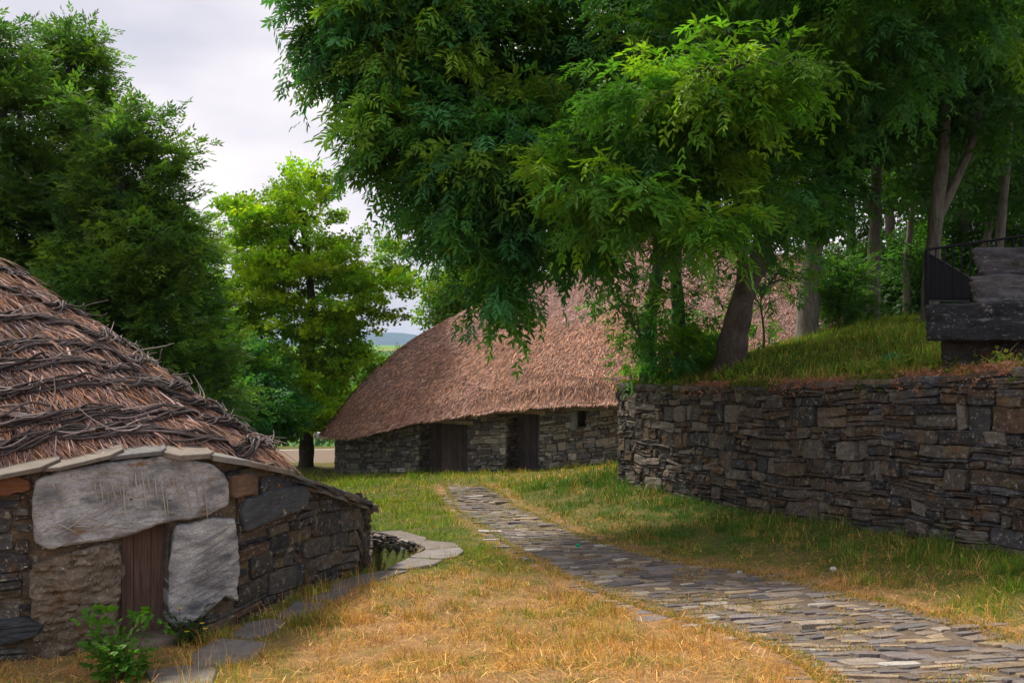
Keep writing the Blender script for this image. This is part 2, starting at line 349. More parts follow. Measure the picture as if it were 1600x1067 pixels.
def poly_surf(pts):
    """pts (n,2); returns f(s,d)->xy with d outwards (right-hand side of travel) and length"""
    p=np.array(pts,float); seg=np.linalg.norm(np.diff(p,axis=0),axis=1); S=np.r_[0,np.cumsum(seg)]
    t=np.gradient(p,axis=0); t/=np.linalg.norm(t,axis=1)[:,None]; nrm=np.stack([t[:,1],-t[:,0]],1)
    def f(s,d=0.0):
        x=np.interp(s,S,p[:,0])+np.interp(s,S,nrm[:,0])*d; y=np.interp(s,S,p[:,1])+np.interp(s,S,nrm[:,1])*d; return x,y
    return f,S[-1],S
UU=np.array([0,.0,.12,.5,.88,1,1.0])
def rubble(b,fxy,L,zb,zt,r,pal,band=(.13,.34),long=(.25,.8),thin=.6,prot=.035,holes=(),gap=.009,s0=0,wave=.02,mort=(.05,.045,.04),white=.04,rgh=1.0):
    Hm=max(zt(s)-zb(s) for s in np.linspace(s0,L,30))
    ph=r.random()*10
    for (a0,a1,t0,t1) in cells(L-s0,Hm,r,band,long,thin):
        a0+=s0; a1+=s0; a0=max(a0,s0); a1=min(a1,L)
        if a1-a0<.04: continue
        mid=(a0+a1)/2; h=zt(mid)-zb(mid)
        if t0>h-.03: continue
        t1=min(t1,h); skip=False
        for (h0,h1,v0,v1) in holes:
            ox=min(a1,h1)-max(a0,h0); oy=min(t1,v1)-max(t0,v0)
            if ox>0 and oy>0:
                if ox<=oy*3 and (a0<h0 or a1>h1):
                    if a0<h0: a1=h0
                    else: a0=h1
                elif t0<v0: t1=v0
                elif t1>v1: t0=v1
                else: skip=True
        if skip or a1-a0<.03 or t1-t0<.015: continue
        w_=a1-a0; hh=t1-t0; g_=gap*r.uniform(.5,1.5)
        nx,ny=7,7
        bu=min(.016/w_,.2); bv=min(.012/hh,.2)
        U=np.array([0,bu*.25,bu*1.3,.5,1-bu*1.3,1-bu*.25,1]); V=np.array([0,bv*.25,bv*1.3,.5,1-bv*1.3,1-bv*.25,1])
        A,B=np.meshgrid(U,V); cj=r.uniform(-.24,.24,(2,2,2)); tlt=r.normal(0,.035)
        k00=(1-A)*(1-B); k10=A*(1-B); k01=(1-A)*B; k11=A*B
        du=k00*cj[0,0,0]+k10*cj[1,0,0]+k01*cj[0,1,0]+k11*cj[1,1,0]; dv=k00*cj[0,0,1]+k10*cj[1,0,1]+k01*cj[0,1,1]+k11*cj[1,1,1]
        # rounded corners
        ra=np.abs(2*A-1)**3*np.abs(2*B-1)**3*r.uniform(-.02,.07)
        ej=r.uniform(-1,1,A.shape)*.007*rgh; S_=a0+g_+(w_-2*g_)*(A+(.5-A)*ra*2)+du*min(w_,.12)*.6+ej
        T_=t0+g_*.7+(hh-1.4*g_)*(B+(.5-B)*ra*2)+dv*min(hh,.12)*.6+tlt*(S_-mid)*(hh<.12)
        T_=T_+wave*np.sin(S_*1.7+ph)+wave*.6*np.sin(S_*4.1+T_*2+ph)
        pr=prot*r.uniform(.15,1.1); D=np.full(A.shape,pr)+r.uniform(-.012,.012)*(2*A-1)+r.uniform(-.012,.012)*(2*B-1)+rgh*r.uniform(-.011,.011,A.shape)*min(1,hh/.06)
        ring=np.zeros(A.shape,int); ring[1:-1,1:-1]=1; ring[2:-2,2:-2]=2
        D=np.where(ring==0,-.04,np.where(ring==1,D-.009,D))
        x,y=fxy(S_,D); z=zb(mid)+(T_) + (np.array([zb(s) for s in S_[3]])[None,:]-zb(mid))
        col=pal[r.integers(len(pal))]*r.uniform(.65,1.4)
        if r.random()<white: col=np.array((.30,.29,.27))*r.uniform(.8,1.3)
        b.grid(np.stack([x,y,z],-1),col)
def backing(b,fxy,L,zb,zt,holes=(),col=(.045,.04,.035),d=-.03,s0=0,n=90,dep=.45,top=True):
    s=np.unique(np.r_[np.linspace(s0,L,n),*[[h[0],h[1]] for h in holes]])
    for i in range(len(s)-1):
        m=(s[i]+s[i+1])/2; spans=[(0,99)]
        for h in holes:
            if h[0]<m<h[1]: spans=[(0,h[2]),(h[3],99)] if h[2]>0 else [(h[3],99)]
        for a,c in spans:
            P4=[]
            for ss in (s[i],s[i+1]):
                x,y=fxy(ss,d); z0=zb(ss)+a; z1=min(zb(ss)+c,zt(ss)-.01); P4.append(((x,y,z0),(x,y,max(z0,z1))))
            b.add([P4[0][0],P4[1][0],P4[1][1],P4[0][1]],[(0,1,2,3)],col)
        if top:
            x0_,y0_=fxy(s[i],d); x1_,y1_=fxy(s[i+1],d); xa,ya=fxy(s[i],-dep); xb,yb=fxy(s[i+1],-dep); za,zc=zt(s[i])-.01,zt(s[i+1])-.01
            b.add([(x0_,y0_,za),(x1_,y1_,zc),(xb,yb,zc),(xa,ya,za)],[(0,1,2,3)],col)
            b.add([(xa,ya,za),(xb,yb,zc),(xb,yb,zc-2.3),(xa,ya,za-2.3)],[(0,1,2,3)],col)

# ------------------------------------------------------------------ retaining wall on the right
r=np.random.default_rng(11)
WP=np.array([(2.28,20.9),(2.3,20.2),(2.92,18.2),(3.93,15.3),(4.67,13.2),(5.22,11.6),(5.6,10.9),(6.3,8.5),(7.2,5),(7.6,3)])
WP=np.vstack([[(7,25.0),(4.2,23.2),(2.8,21.8)],WP]); ZB=None
WPc=catmull(WP,8); fw,Lw,Sw=poly_surf(WPc)
# travel goes towards the camera with the lower ground on the right-hand side (-x)
tx,ty=fw(np.array([Lw*.6])),fw(np.array([Lw*.6]),.5)
sg=1 if inpoly(ty[0],ty[1],TP)[0]==False else -1
fw_=lambda s,d=0.0: fw(s,d*sg)
ztop_pts=np.array([P(970,600,20.6),P(1050,604,18.2),P(1200,603,15.3),P(1350,594,13.2),P(1450,589,12.1),P(1500,584,11.6),P(1600,575,10.9)])
def zt_w(s):
    x,y=fw(s); return float(np.interp(-y,-ztop_pts[:,1],ztop_pts[:,2],right=ztop_pts[-1,2]+.03*(10.9-min(y,10.9))))+.015*math.sin(s*5)
def zb_w(s):
    x,y=fw_(s,.25); return float(gz(np.array([x]),np.array([y]))[0])-.12
SS=np.linspace(0,Lw,160); ZBt=np.array([zb_w(s) for s in SS]); ZTt=np.array([zt_w(s) for s in SS])
zbw=lambda s: float(np.interp(s,SS,ZBt)); ztw=lambda s: float(np.interp(s,SS,ZTt))
palw=np.array([(.062,.055,.050),(.085,.072,.062),(.11,.085,.062),(.05,.05,.055),(.12,.105,.09),(.075,.05,.035),(.12,.110,.095),(.06,.06,.062)])*.92
wt=thing('retaining_wall','dark curved dry-stone retaining wall with lichen, holding up the grassy terrace','wall',(4.67,13.2,zbw(Lw*.6)))
b=MB(); rubble(b,fw_,Lw,zbw,lambda s:ztw(s)-.07,r,palw,band=(.12,.30),long=(.28,.85),thin=.72,prot=.06,s0=0,wave=.02,gap=.003,white=.004,rgh=1.7)
b.build('stonework',M['stone'],wt,smooth=False)
b=MB(); backing(b,fw_,Lw,zbw,lambda s:ztw(s)-.05,dep=.5,n=140); b.build('wall_core',M['stone'],wt)
# coping slabs
b=MB(); s=.1
while s<Lw-.2:
    ls=r.uniform(.35,1.0); n=8; th=np.linspace(0,2*np.pi,n,endpoint=False)+.3
    a=np.sign(np.cos(th))*np.abs(np.cos(th))**.5*ls*.5+s+ls/2+r.uniform(-.03,.03,n); d=-.2+np.sign(np.sin(th))*np.abs(np.sin(th))**.5*.23+r.uniform(-.03,.03,n)
    x,y=fw_(a,d); z=np.array([ztw(q) for q in a]); b.prism(np.stack([x,y],1),z+r.uniform(-.01,.02),z-r.uniform(.06,.09),palw[r.integers(len(palw))]*r.uniform(.9,1.6),bev=.012); s+=ls+.01
b.build('coping',M['stone'],wt,smooth=False)

# ------------------------------------------------------------------ roof loft helper
class Roof:
    def __init__(s,eave,p1,p2,bulge,N=220,disp=.05,rings=46,lip=.28,under=.6,ledge=None):
        E,_=resample(eave,N,True); s.E=E; s.N=N; p1=np.array(p1,float); p2=np.array(p2,float); e=p2-p1
        t=np.clip(((E[:,0]-p1[0])*e[0]+(E[:,1]-p1[1])*e[1])/(e[:2]@e[:2]),0,1)
        for _ in range(10): t=(np.roll(t,1)+t+np.roll(t,-1))/3
        s.R=p1+t[:,None]*e; s.bulge=bulge(E); s.disp=disp; s.ledge=ledge
        s.c=np.array([(p1[0]+p2[0])/2,(p1[1]+p2[1])/2])
    def pt(s,i,k):      # fractional loop index i, k 0..1 from eave to ridge
        i=np.asarray(i,float)%s.N; i0=np.floor(i).astype(int)%s.N; i1=(i0+1)%s.N; f=(i-np.floor(i))[...,None]
        E=s.E[i0]*(1-f)+s.E[i1]*f; Rr=s.R[i0]*(1-f)+s.R[i1]*f; bl=s.bulge[i0]*(1-f[...,0])+s.bulge[i1]*f[...,0]
        k=np.asarray(k,float)
        p=E*(1-k[...,None])+Rr*k[...,None]; hgt=Rr[...,2]-E[...,2]
        g_=bl*6.75*k*(1-k)**2
        p=p.copy(); p[...,2]+=hgt*g_
        o=E[...,:2]-Rr[...,:2]; o/=np.linalg.norm(o,axis=-1)[...,None]+1e-6
        if s.ledge is not None:
            lk=s.ledge(i); dd=sstep(0,.012,lk-k)*.15*sstep(.0,.05,k); p[...,2]+=dd; p[...,:2]+=o*dd[...,None]*.4
        nn=s.disp*noise(p[...,0],p[...,1],p[...,2],2.2,3)
        p[...,2]+=nn*.9; p[...,:2]+=o*nn[...,None]*.3
        return p
    def frame(s,i,k):
        p=s.pt(i,k); q=s.pt(i,k+.01)-s.pt(i,k-.01)*1; q=-q/(np.linalg.norm(q,axis=-1)[...,None]+1e-9)    # downslope
        a=s.pt(i+.6,k)-s.pt(i-.6,k); a/=np.linalg.norm(a,axis=-1)[...,None]+1e-9
        n=np.cross(a,q); n*=np.sign(n[...,2:3]+1e-9); n/=np.linalg.norm(n,axis=-1)[...,None]+1e-9
        return p,q,a,n
    def mesh(s,b,rings=60,lip=.25,under=.5,col=lambda p:(.3,.2,.15)):
        i=np.arange(s.N); o=s.E[:,:2]-s.R[:,:2]; o/=np.linalg.norm(o,axis=1)[:,None]
        G=[]
        E=s.E; nn=.05*noise(E[:,0],E[:,1],E[:,2],3,2)
        for (din,dz) in ((-under,lip*.15),(-.18,-lip*.25),(-.06,-lip*.42),(.02,-lip*.38),(.05,-lip*.15)):
            p=E.copy(); p[:,:2]+=o*(din+nn[:,None]*.5); p[:,2]+=dz+nn*.6; G.append(p)
        for k in np.linspace(0,1,rings)**1.1: G.append(s.pt(i,np.full(s.N,k)))
        G=np.array(G); c=np.array([col(row) for row in G]); b.grid(G,c,wrap=True)
def strands(b,roof,n,r,i0,i1,k0,k1,length,width,pal,lift=.03,spread=.35,seg=1,kpow=1.0,bright=(.6,1.5),sag=.0,tintf=None):
    i=r.uniform(i0,i1,n); k=k0+(k1-k0)*r.random(n)**kpow
    p,q,a,nn=roof.frame(i,k); L=r.uniform(.5,1.2,n)*length; sd_=r.normal(0,spread,n)
    d=q+a*sd_[:,None]+nn*r.uniform(-.02,.22,n)[:,None]; d/=np.linalg.norm(d,axis=1)[:,None]
    W=r.uniform(.6,1.3,n)*width; p=p+nn*(lift*r.uniform(-.3,1,n))[:,None]
    side=np.cross(d,nn)+nn*r.uniform(-.5,.5,n)[:,None]; side/=np.linalg.norm(side,axis=1)[:,None]
    e=p+d*L[:,None]-nn*(.1*L)[:,None]; m=(p+e)/2+nn*(.06*L)[:,None]
    v=np.stack([p-side*W[:,None]/2,p+side*W[:,None]/2,m+side*W[:,None]/2,m-side*W[:,None]/2,e],1)
    base=np.arange(n)[:,None]*5
    c=pal[r.integers(len(pal),size=n)]*r.uniform(*bright,n)[:,None]
    if tintf is not None: c=c*tintf(p)
    c=np.repeat(c,5,0)
    b.add(v.reshape(-1,3),base+np.array([0,1,2,3]),c); b.add(np.zeros((0,3)),(base+np.array([3,2,4]))-5*n,np.zeros((0,3)))

# ------------------------------------------------------------------ long thatched house
WL=catmull([(-6.28,35.5),(-5.2,34.25),(-3.17,32.9),(-1.2,31.54),(.77,30.2),(3.1,28.75),(6,27.6),(9.5,27.6),(12.2,30),(12.9,33.5),(11.5,37.5),(7,40.8),(1,42.3),(-3.5,41.9),(-5.7,40),(-6.5,37.4)],8,True)
def offs(loop,d):
    t=np.roll(loop,-1,0)-np.roll(loop,1,0); t/=np.linalg.norm(t,axis=1)[:,None]; return loop[:,:2]+np.stack([t[:,1],-t[:,0]],1)*d
EV=offs(WL,.42)
def ez(x,y):
    u=UC+F*x/y; v=np.interp(u,[505,530,570,600,650,730,800,900,980],[676,681,677,668,655,644,635,627,626])
    z=H-(v-VC)/F*y
    return z
fz_=np.array([ez(x,y) for x,y in EV]); front=(EV[:,1]<36.3-.0*EV[:,0])&(EV[:,0]<4)&(EV[:,1]<39)
tb=np.interp(EV[:,0],[-7,-2,3,8,13],[-1.45,-.9,-.3,-.1,-.2])
wfr=sstep(38.2,35.2,EV[:,1]+np.maximum(EV[:,0]-3,0)*1.0); EZ=fz_*wfr+tb*(1-wfr)
for _ in range(6): EZ=(np.roll(EZ,1)+EZ*2+np.roll(EZ,-1))/4
P1=(4.6,36.2,5.42); P2=(10.0,35.2,4.75)
def hb(E): return .05+.09*sstep(0,-5,E[:,0])*sstep(33,37,E[:,1])+.05*sstep(-3.5,-6.3,E[:,0])
def ledge(i):
    N=HR.N; x=np.interp(i%N,np.arange(N+1),np.r_[HR.E[:,0],HR.E[0,0]])
    return np.where((x>-3.2)&(x<6)&((i%N)<N*.55),.10+.018*np.sin(x*1.9)+.02*sstep(-1,-3,x)-.3*sstep(-2.6,-3.4,x)*1.0,-1)
HR=Roof(np.c_[EV,EZ],P1,P2,hb,N=260,disp=.07); HR.ledge=ledge
house=thing('thatched_house','long low stone house with big brown thatched roof and two dark doors behind the path','house',(0,31,-2.3))
palt=np.array([(.31,.195,.15),(.37,.225,.16),(.29,.20,.185),(.42,.27,.19),(.26,.175,.165),(.44,.31,.26),(.36,.19,.12),(.13,.085,.075)])*np.array((1.30,1.22,1.16))
b=MB(); HR.mesh(b,70,.34,.75,lambda p:np.tile((.20,.125,.10),(len(p),1))); roof=b.build('roof',M['thatch'],house)
b=MB(); r=np.random.default_rng(21)
fi=np.where((HR.E[:,1]<37.5))[0]
def frange(lo,hi): return lo,hi
# loop starts at the left end and runs along the front
nf=int(np.argmax(HR.E[:,0]>12.3))
def htint(p):
    m=sstep(-.35,.35,noise(p[:,0],p[:,1],p[:,2],.45,3)+(p[:,2]-1.6)*.13)[:,None]; q=1+.28*noise(p[:,0],p[:,1],p[:,2]*3,1.3,3)[:,None]
    return (np.array((1.0,.90,.82))*(1-m)+np.array((.90,.93,1.08))*m)*q
strands(b,HR,150000,r,-14,nf,0,.97,.15,.015,palt,lift=.03,spread=.45,bright=(.4,1.7),tintf=htint)
strands(b,HR,16000,r,-14,nf,-.01,.035,.15,.016,palt,lift=.0,spread=.3)
strands(b,HR,9000,r,0,HR.N,0,1,.3,.03,palt,lift=.02,spread=.45)
strands(b,HR,3500,r,-14,nf,.955,1,.5,.022,palt*.9,lift=.10,spread=.9)
b.build('thatch_straw',M['straw'],roof)
b=MB()
for q in range(26):      # ridge bindings
    t=np.linspace(0,1,14); o=r.uniform(-.1,1.05); pp=np.array(P1)+(np.array(P2)-np.array(P1))*np.clip(o+t[:,None]*.3,-.05,1.05)
    pp=pp+np.c_[.12*np.sin(t*9+q),.25*np.cos(t*7+q*2),.16+.10*np.sin(t*11+q)]; b.tube(pp,.025,5,(.14,.105,.09))
b.build('ridge_binding',M['rope'],roof)
# walls: front run
hp=catmull([(-6.28,37.0),(-6.28,35.5),(-5.2,34.25),(-3.17,32.9),(-1.2,31.54),(.77,30.2),(3.1,28.75),(6,27.6),(9.5,27.6),(12.2,30)],10); fh,Lh,Sh=poly_surf(hp)
x,y=fh(5,.5); sgh=1 if not inpoly(np.array([x]),np.array([y]),WL)[0] else -1
fhh=lambda s,d=0.0: fh(s,d*sgh)
def s_at(u):
    s=np.linspace(1,Lh,3000); x,y=fhh(s); return float(s[np.argmin(np.abs(UC+F*x/y-u))])
SSh=np.linspace(0,Lh,160); xx,yy=fhh(SSh,.2); ZBh=gz(xx,yy)-.12
ex,ey=fhh(SSh,.3); di=np.array([np.argmin((HR.E[:,0]-a)**2+(HR.E[:,1]-c)**2) for a,c in zip(ex,ey)]); ZTh=HR.E[di,2]+.10
zbh=lambda s: float(np.interp(s,SSh,ZBh)); zth=lambda s: float(np.interp(s,SSh,ZTh))
def zpix(s,v): x,y=fhh(s); return H-(v-VC)/F*y
D1=(s_at(655),s_at(731)); D2=(s_at(791),s_at(843)); WN=(s_at(903),s_at(915))
hol=[(D1[0],D1[1],-1,zpix(D1[0]*.5+D1[1]*.5,661)-zbh(sum(D1)/2)),(D2[0],D2[1],-1,zpix(sum(D2)/2,646)-zbh(sum(D2)/2)),
     (WN[0],WN[1],zpix(WN[0],667)-zbh(WN[0]),zpix(WN[0],641)-zbh(WN[0]))]
palh=np.array([(.13,.125,.12),(.17,.16,.145),(.20,.185,.165),(.10,.10,.105),(.24,.22,.19),(.15,.125,.10),(.28,.255,.22),(.12,.12,.125)])*1.0
b=MB(); rubble(b,fhh,Lh,zbh,zth,r,palh,band=(.10,.24),long=(.22,.65),thin=.7,prot=.03,holes=hol,wave=.015,white=.06,gap=.004)
backing(b,fhh,Lh,zbh,zth,hol,dep=.3,top=False,n=130,col=(.07,.065,.058))
wallo=b.build('wall',M['stone'],house,smooth=False)
b=MB(); lp=np.vstack([offs(WL,-.05)]); zz=gz(lp[:,0],lp[:,1])-.3; lp2=[i for i in range(len(lp)) if True]
g2=np.stack([np.c_[lp,zz],np.c_[lp,np.interp(np.arange(len(lp)),np.arange(len(EZ)),EZ)+.1]])
keep=np.where((lp[:,1]>36.9)|(lp[:,0]>11.8))[0]
for i in keep:
    j=(i+1)%len(lp); b.add([g2[0,i],g2[0,j],g2[1,j],g2[1,i]],[(0,1,2,3)],(.12,.11,.10))
b.build('rear_wall',M['stone'],house)
def recess(D,dep,vt,name,hl,dmat,dlo,dhi,planks):
    s0,s1=D; top=zbh((s0+s1)/2)+hl; bot=zbh((s0+s1)/2)
    j=MB()
    for (sa_,flip) in ((s0,1),(s1,-1)):           # jambs of the opening
        x0_,y0_=fhh(sa_,.02); tx_=np.array(fhh(sa_,-dep))-np.array(fhh(sa_,.02)); Lj=np.linalg.norm(tx_); tx_/=Lj
        nrm=np.array(fhh(sa_+.01))-np.array(fhh(sa_)); nrm=nrm/np.linalg.norm(nrm)*flip
        fj=lambda s,d=0.0,x0_=x0_,y0_=y0_,tx_=tx_,nrm=nrm:(x0_+tx_[0]*np.asarray(s)+nrm[0]*np.asarray(d),y0_+tx_[1]*np.asarray(s)+nrm[1]*np.asarray(d))
        rubble(j,fj,Lj,lambda s:bot,lambda s:top,r,palh*.9,band=(.10,.2),long=(.25,.6),prot=.02,wave=.005)
        a=fj(0,-.02); c=fj(Lj,-.02); j.add([(*a,bot),(*c,bot),(*c,top),(*a,top)],[(0,1,2,3)],(.07,.065,.058))
    a=fhh(s0,.0); c=fhh(s1,.0); a2=fhh(s0,-dep); c2=fhh(s1,-dep)
    j.add([(*a,top+.004),(*c,top+.004),(*c2,top+.004),(*a2,top+.004)],[(0,1,2,3)],(.06,.055,.05)); j.build('door_reveal',M['stone'],house)
    d=MB(); n=planks; A=np.array(fhh(s0,-dep+.12)); C=np.array(fhh(s1,-dep+.12))
    for k in range(n):
        p=A+(C-A)*(k/n); q=A+(C-A)*((k+.94)/n); off=r.uniform(-.008,.008); nn_=np.array([-(C-A)[1],(C-A)[0]]); nn_/=np.linalg.norm(nn_)
        zb_=bot+.02; z1=top-.03-r.uniform(0,.01); col=np.array(dmat)*r.uniform(.7,1.3)
        P_=[p+nn_*(.03+off),q+nn_*(.03+off),q-nn_*(.02),p-nn_*(.02)]
        d.prism(np.array(P_),z1,zb_,col,bev=.004)
    dr=d.build('door',M['wood'],house,smooth=False)
    h=MB(); hp_=A+(C-A)*.86; nn_=-np.array([-(C-A)[1],(C-A)[0]]); nn_/=np.linalg.norm(nn_)
    nn_=np.array(fhh(s0,1.))-np.array(fhh(s0,0.)); z=bot+(top-bot)*.5
    h.tube([(*(hp_+nn_*.02),z-.08),(*(hp_+nn_*.09),z-.05),(*(hp_+nn_*.09),z+.05),(*(hp_+nn_*.02),z+.08)],.012,6,(.02,.02,.02)); h.build('handle',M['metal'],dr)
    # lintel beam
    l=MB(); a=np.array(fhh(s0-.3,.07)); c=np.array(fhh(s1+.25,.07)); a2=np.array(fhh(s0-.3,-.12)); c2=np.array(fhh(s1+.25,-.12))
    l.prism(np.array([a,(a+c)/2+(a-a2)*.05,c,c2,a2]),top+.13,top+.003,(.27,.22,.16),bev=.02); l.build('lintel',M['wood'],house,smooth=False)
recess(D1,.75,661,'d1',hol[0][3],(.11,.085,.082),0,0,9)
recess(D2,.75,646,'d2',hol[1][3],(.08,.068,.075),0,0,5)
# the small window
b=MB(); s0,s1=WN; z0=zbh(s0)+hol[2][2]; z1=zbh(s0)+hol[2][3]
a=fhh(s0,-.28); c=fhh(s1,-.28); b.add([(*a,z0),(*c,z0),(*c,z1),(*a,z1)],[(0,1,2,3)],(.03,.022,.018))
for (p_,q_) in (((s0,.0),(s0,-.28)),((s1,.0),(s1,-.28))):
    a=fhh(*p_); c=fhh(*q_); b.add([(*a,z0),(*c,z0),(*c,z1),(*a,z1)],[(0,1,2,3)],(.10,.09,.08))
a,c,e,f_=fhh(s0,0),fhh(s1,0),fhh(s1,-.28),fhh(s0,-.28); b.add([(*a,z0),(*c,z0),(*e,z0),(*f_,z0)],[(0,1,2,3)],(.14,.13,.12))
wo=b.build('window',M['wood'],house,smooth=False)
b=MB()
a=np.array(fhh(s0-.24,.055)); c=np.array(fhh(s0-.01,.06)); a2=np.array(fhh(s0-.24,-.1)); c2=np.array(fhh(s0-.01,-.1)); b.prism(np.array([a,c,c2,a2]),z1-.03,z0-.08,(.17,.19,.18),bev=.03)
b.build('window_jamb',M['concrete'],wo)
b=MB(); a=np.array(fhh(s0-.35,.06)); c=np.array(fhh(s1+.4,.06)); a2=np.array(fhh(s0-.35,-.3)); c2=np.array(fhh(s1+.4,-.3)); b.prism(np.array([a,c,c2,a2]),z1+.12,z1+.004,(.20,.20,.15),bev=.02)
b.build('window_lintel',M['slate'],wo)

# ------------------------------------------------------------------ near hut on the left
hut=thing('stone_hut','low round stone hut with shaggy brown thatch tied down by twisted branches, nearest the camera','hut',(-3.4,8.95,-1))
UWL=catmull([(-6.4,8.35),(-5.3,8.25),(-4.21,8.6),(-3.45,8.95),(-2.78,9.42),(-2.37,10.3),(-2.07,11.3),(-1.84,12.3),(-2.05,13.3),(-3.5,14.5),(-6,15.2),(-9,14.4),(-10.3,12),(-9,9.3)],10,True)
UE=offs(UWL,.10)
def uz(x,y):
    u=UC+F*x/y; v=np.interp(u,[-400,0,100,230,350,450,520,590],[775,738,721,700,708,732,757,783]); return H-(v-VC)/F*y
UZ=np.array([uz(x,y) for x,y in UE]); wf_=sstep(13.4,12.2,UE[:,1])*sstep(-7,-5.8,UE[:,0])
tb=np.interp(UE[:,0],[-10.5,-6,-1.8],[.1,.0,-.4]); UZ=UZ*wf_+tb*(1-wf_)
URL=catmull([(-6.4,8.47),(-5.3,8.37),(-4.25,8.71),(-3.55,9.06),(-2.95,9.58),(-2.64,10.3),(-2.60,11.1),(-2.85,12.1),(-3.6,13.2),(-4.8,14.1),(-6.5,14.8),(-9,14.3),(-10.2,12),(-9,9.5)],10,True)
URZ=np.array([uz(x,y) for x,y in URL]); URZ=np.where((URL[:,1]>9.9)&(URL[:,0]>-6),np.interp(URL[:,1],[9.9,11.2,13,15],[.50,.30,.18,.1]),URZ); ff=sstep(-7.4,-6,URL[:,0]); URZ=URZ*ff+.35*(1-ff)
UR=Roof(np.c_[URL,URZ+.03],(-8.6,12.4,3.92),(-8.3,12.3,3.92),lambda E:.015+.0*E[:,0],N=300,disp=.06)
b=MB(); UR.mesh(b,90,.16,.1,lambda p:np.tile((.11,.072,.052),(len(p),1))); ur=b.build('roof',M['thatch'],hut)
iA=int(np.argmin((UR.E[:,0]+6.2)**2+(UR.E[:,1]-8.4)**2)); iB=int(np.argmin((UR.E[:,0]+3.6)**2+(UR.E[:,1]-13.2)**2))
palu=np.array([(.26,.18,.13),(.20,.145,.12),(.30,.17,.085),(.34,.26,.20),(.16,.12,.11),(.24,.13,.065),(.40,.34,.33),(.22,.17,.16)])*np.array((1.06,.90,.90))
r=np.random.default_rng(33)
b=MB(); strands(b,UR,85000,r,iA-25,iB+12,0,.95,.26,.0065,palu,lift=.035,spread=.22,bright=(.35,1.6),tintf=lambda p:1+np.clip(noise(p[:,0],p[:,1],p[:,2],2.2,3),-.6,.8)[:,None]*np.array((.75,.55,.35)))
strands(b,UR,6000,r,iA-25,iB+12,.015,.06,.12,.007,palu,lift=.02,spread=.45)
strands(b,UR,6000,r,0,300,0,1,.5,.02,palu,lift=.04,spread=.3)
b.build('thatch_straw',M['straw'],ur)
# twisted branch bindings
ks=[.035,.085,.15,.215,.28,.355,.45,.57,.70]
for j,k0 in enumerate(ks):
    b=MB(); nt_=13 if j<7 else 9
    i=np.linspace(iA-30,iB+10,230); 
    wv=.010*np.sin(i*.09+j*1.7)+.007*np.sin(i*.21+j)+.003*np.sin(i*.6+2*j)
    k=k0+wv; p,q,a,nn=UR.frame(i,np.clip(k,.0,.97))
    for t in range(nt_):
        ph=t/nt_*6.28; tw=i*.20*(1+.05*t)+ph; rad=(.042+.026*np.sin(i*.13+t)); rad=rad*r.uniform(.7,1.5)
        pp=p+nn*(.055+rad*np.sin(tw)*.55)[:,None]+q*(rad*np.cos(tw)*1.5+.02*np.sin(i*.9+t*3)+.05*np.sin(i*.05*(1+t%3)+t*2))[:,None]
        seg_s=0
        while seg_s<225:
            ln=int(r.integers(35,90)); sl_=pp[seg_s:min(seg_s+ln,230)]
            if len(sl_)>5:
                c=np.array((.062,.050,.050))*r.uniform(.4,1.6)*(2.6 if r.random()<.12 else 1); rr=np.full(len(sl_),r.uniform(.006,.015)); rr[-4:]*=.6
                b.tube(sl_,rr,5,c)
            seg_s+=ln-6
    for t in range(30 if j<7 else 10):     # loose curling ends
        m=int(r.integers(20,225)); L_=r.uniform(.15,.5); c0=p[m]+nn[m]*.09; n_=9; tt=np.linspace(0,1,n_)
        curl=r.uniform(-2.2,2.2); dirv=a[m]*r.choice([1,1,-1])
        upv=nn[m]*r.uniform(.1,.55)+q[m]*r.uniform(-.6,.6)
        pts=c0+dirv*(L_*np.sin(tt*1.4))[:,None]+upv*(L_*(tt**2)*abs(curl)*.6)[:,None]+q[m]*(L_*.25*np.sin(tt*curl*2))[:,None]
        col=np.array((.17,.14,.135))*r.uniform(.6,2.0); b.tube(pts,np.linspace(.009,.004,n_),5,col)
    b.build('branch_binding',M['rope'],ur)
# the one tall pale hooked twig
for (u,v,Y,h_) in ((348,672,10.9,.26),(398,700,10.9,.16)):
    b=MB(); c=P(u,v,Y); t=np.linspace(0,1,12)
    b.tube(c+np.c_[-.16+.20*np.sin(t*1.6),-.05*t,h_*t**1.7],np.linspace(.011,.006,12),6,(.34,.30,.29)); b.build('branch_end',M['rope'],ur)
# walls
up_=catmull([(-6.4,8.35),(-5.3,8.25),(-4.21,8.6),(-3.45,8.95),(-2.78,9.42),(-2.37,10.3),(-2.07,11.3),(-1.84,12.3),(-2.05,13.3),(-3.5,14.5)],10); fu_,Lu,Su=poly_surf(up_)
x,y=fu_(3,.5); sgu=1 if not inpoly(np.array([x]),np.array([y]),UWL)[0] else -1
fuu=lambda s,d=0.0: fu_(s,d*sgu)
def su(u):
    s=np.linspace(.2,Lu-2,3000); x,y=fuu(s); return float(s[np.argmin(np.abs(UC+F*x/y-u))])
SSu=np.linspace(0,Lu,140); xx,yy=fuu(SSu,.15); ZBu=gz(xx,yy)-.15
ex,ey=fuu(SSu); di=np.array([np.argmin((UE[:,0]-a)**2+(UE[:,1]-c)**2) for a,c in zip(ex,ey)]); ZTu=UZ[di]-.02; kc=int(np.argmax(SSu>Lu-2.9)); ZTu[kc:]=np.minimum(ZTu[kc:],ZTu[kc])-.01
zbu=lambda s: float(np.interp(s,SSu,ZBu)); ztu=lambda s: float(np.interp(s,SSu,ZTu))
def zpu(s,v): x,y=fuu(s); return H-(v-VC)/F*float(y)
def hrel(s,v): return zpu(s,v)-zbu(s)
sD0,sD1=su(190),su(262); sL0,sL1=su(48),su(352); sJ0,sJ1=su(262),su(370)
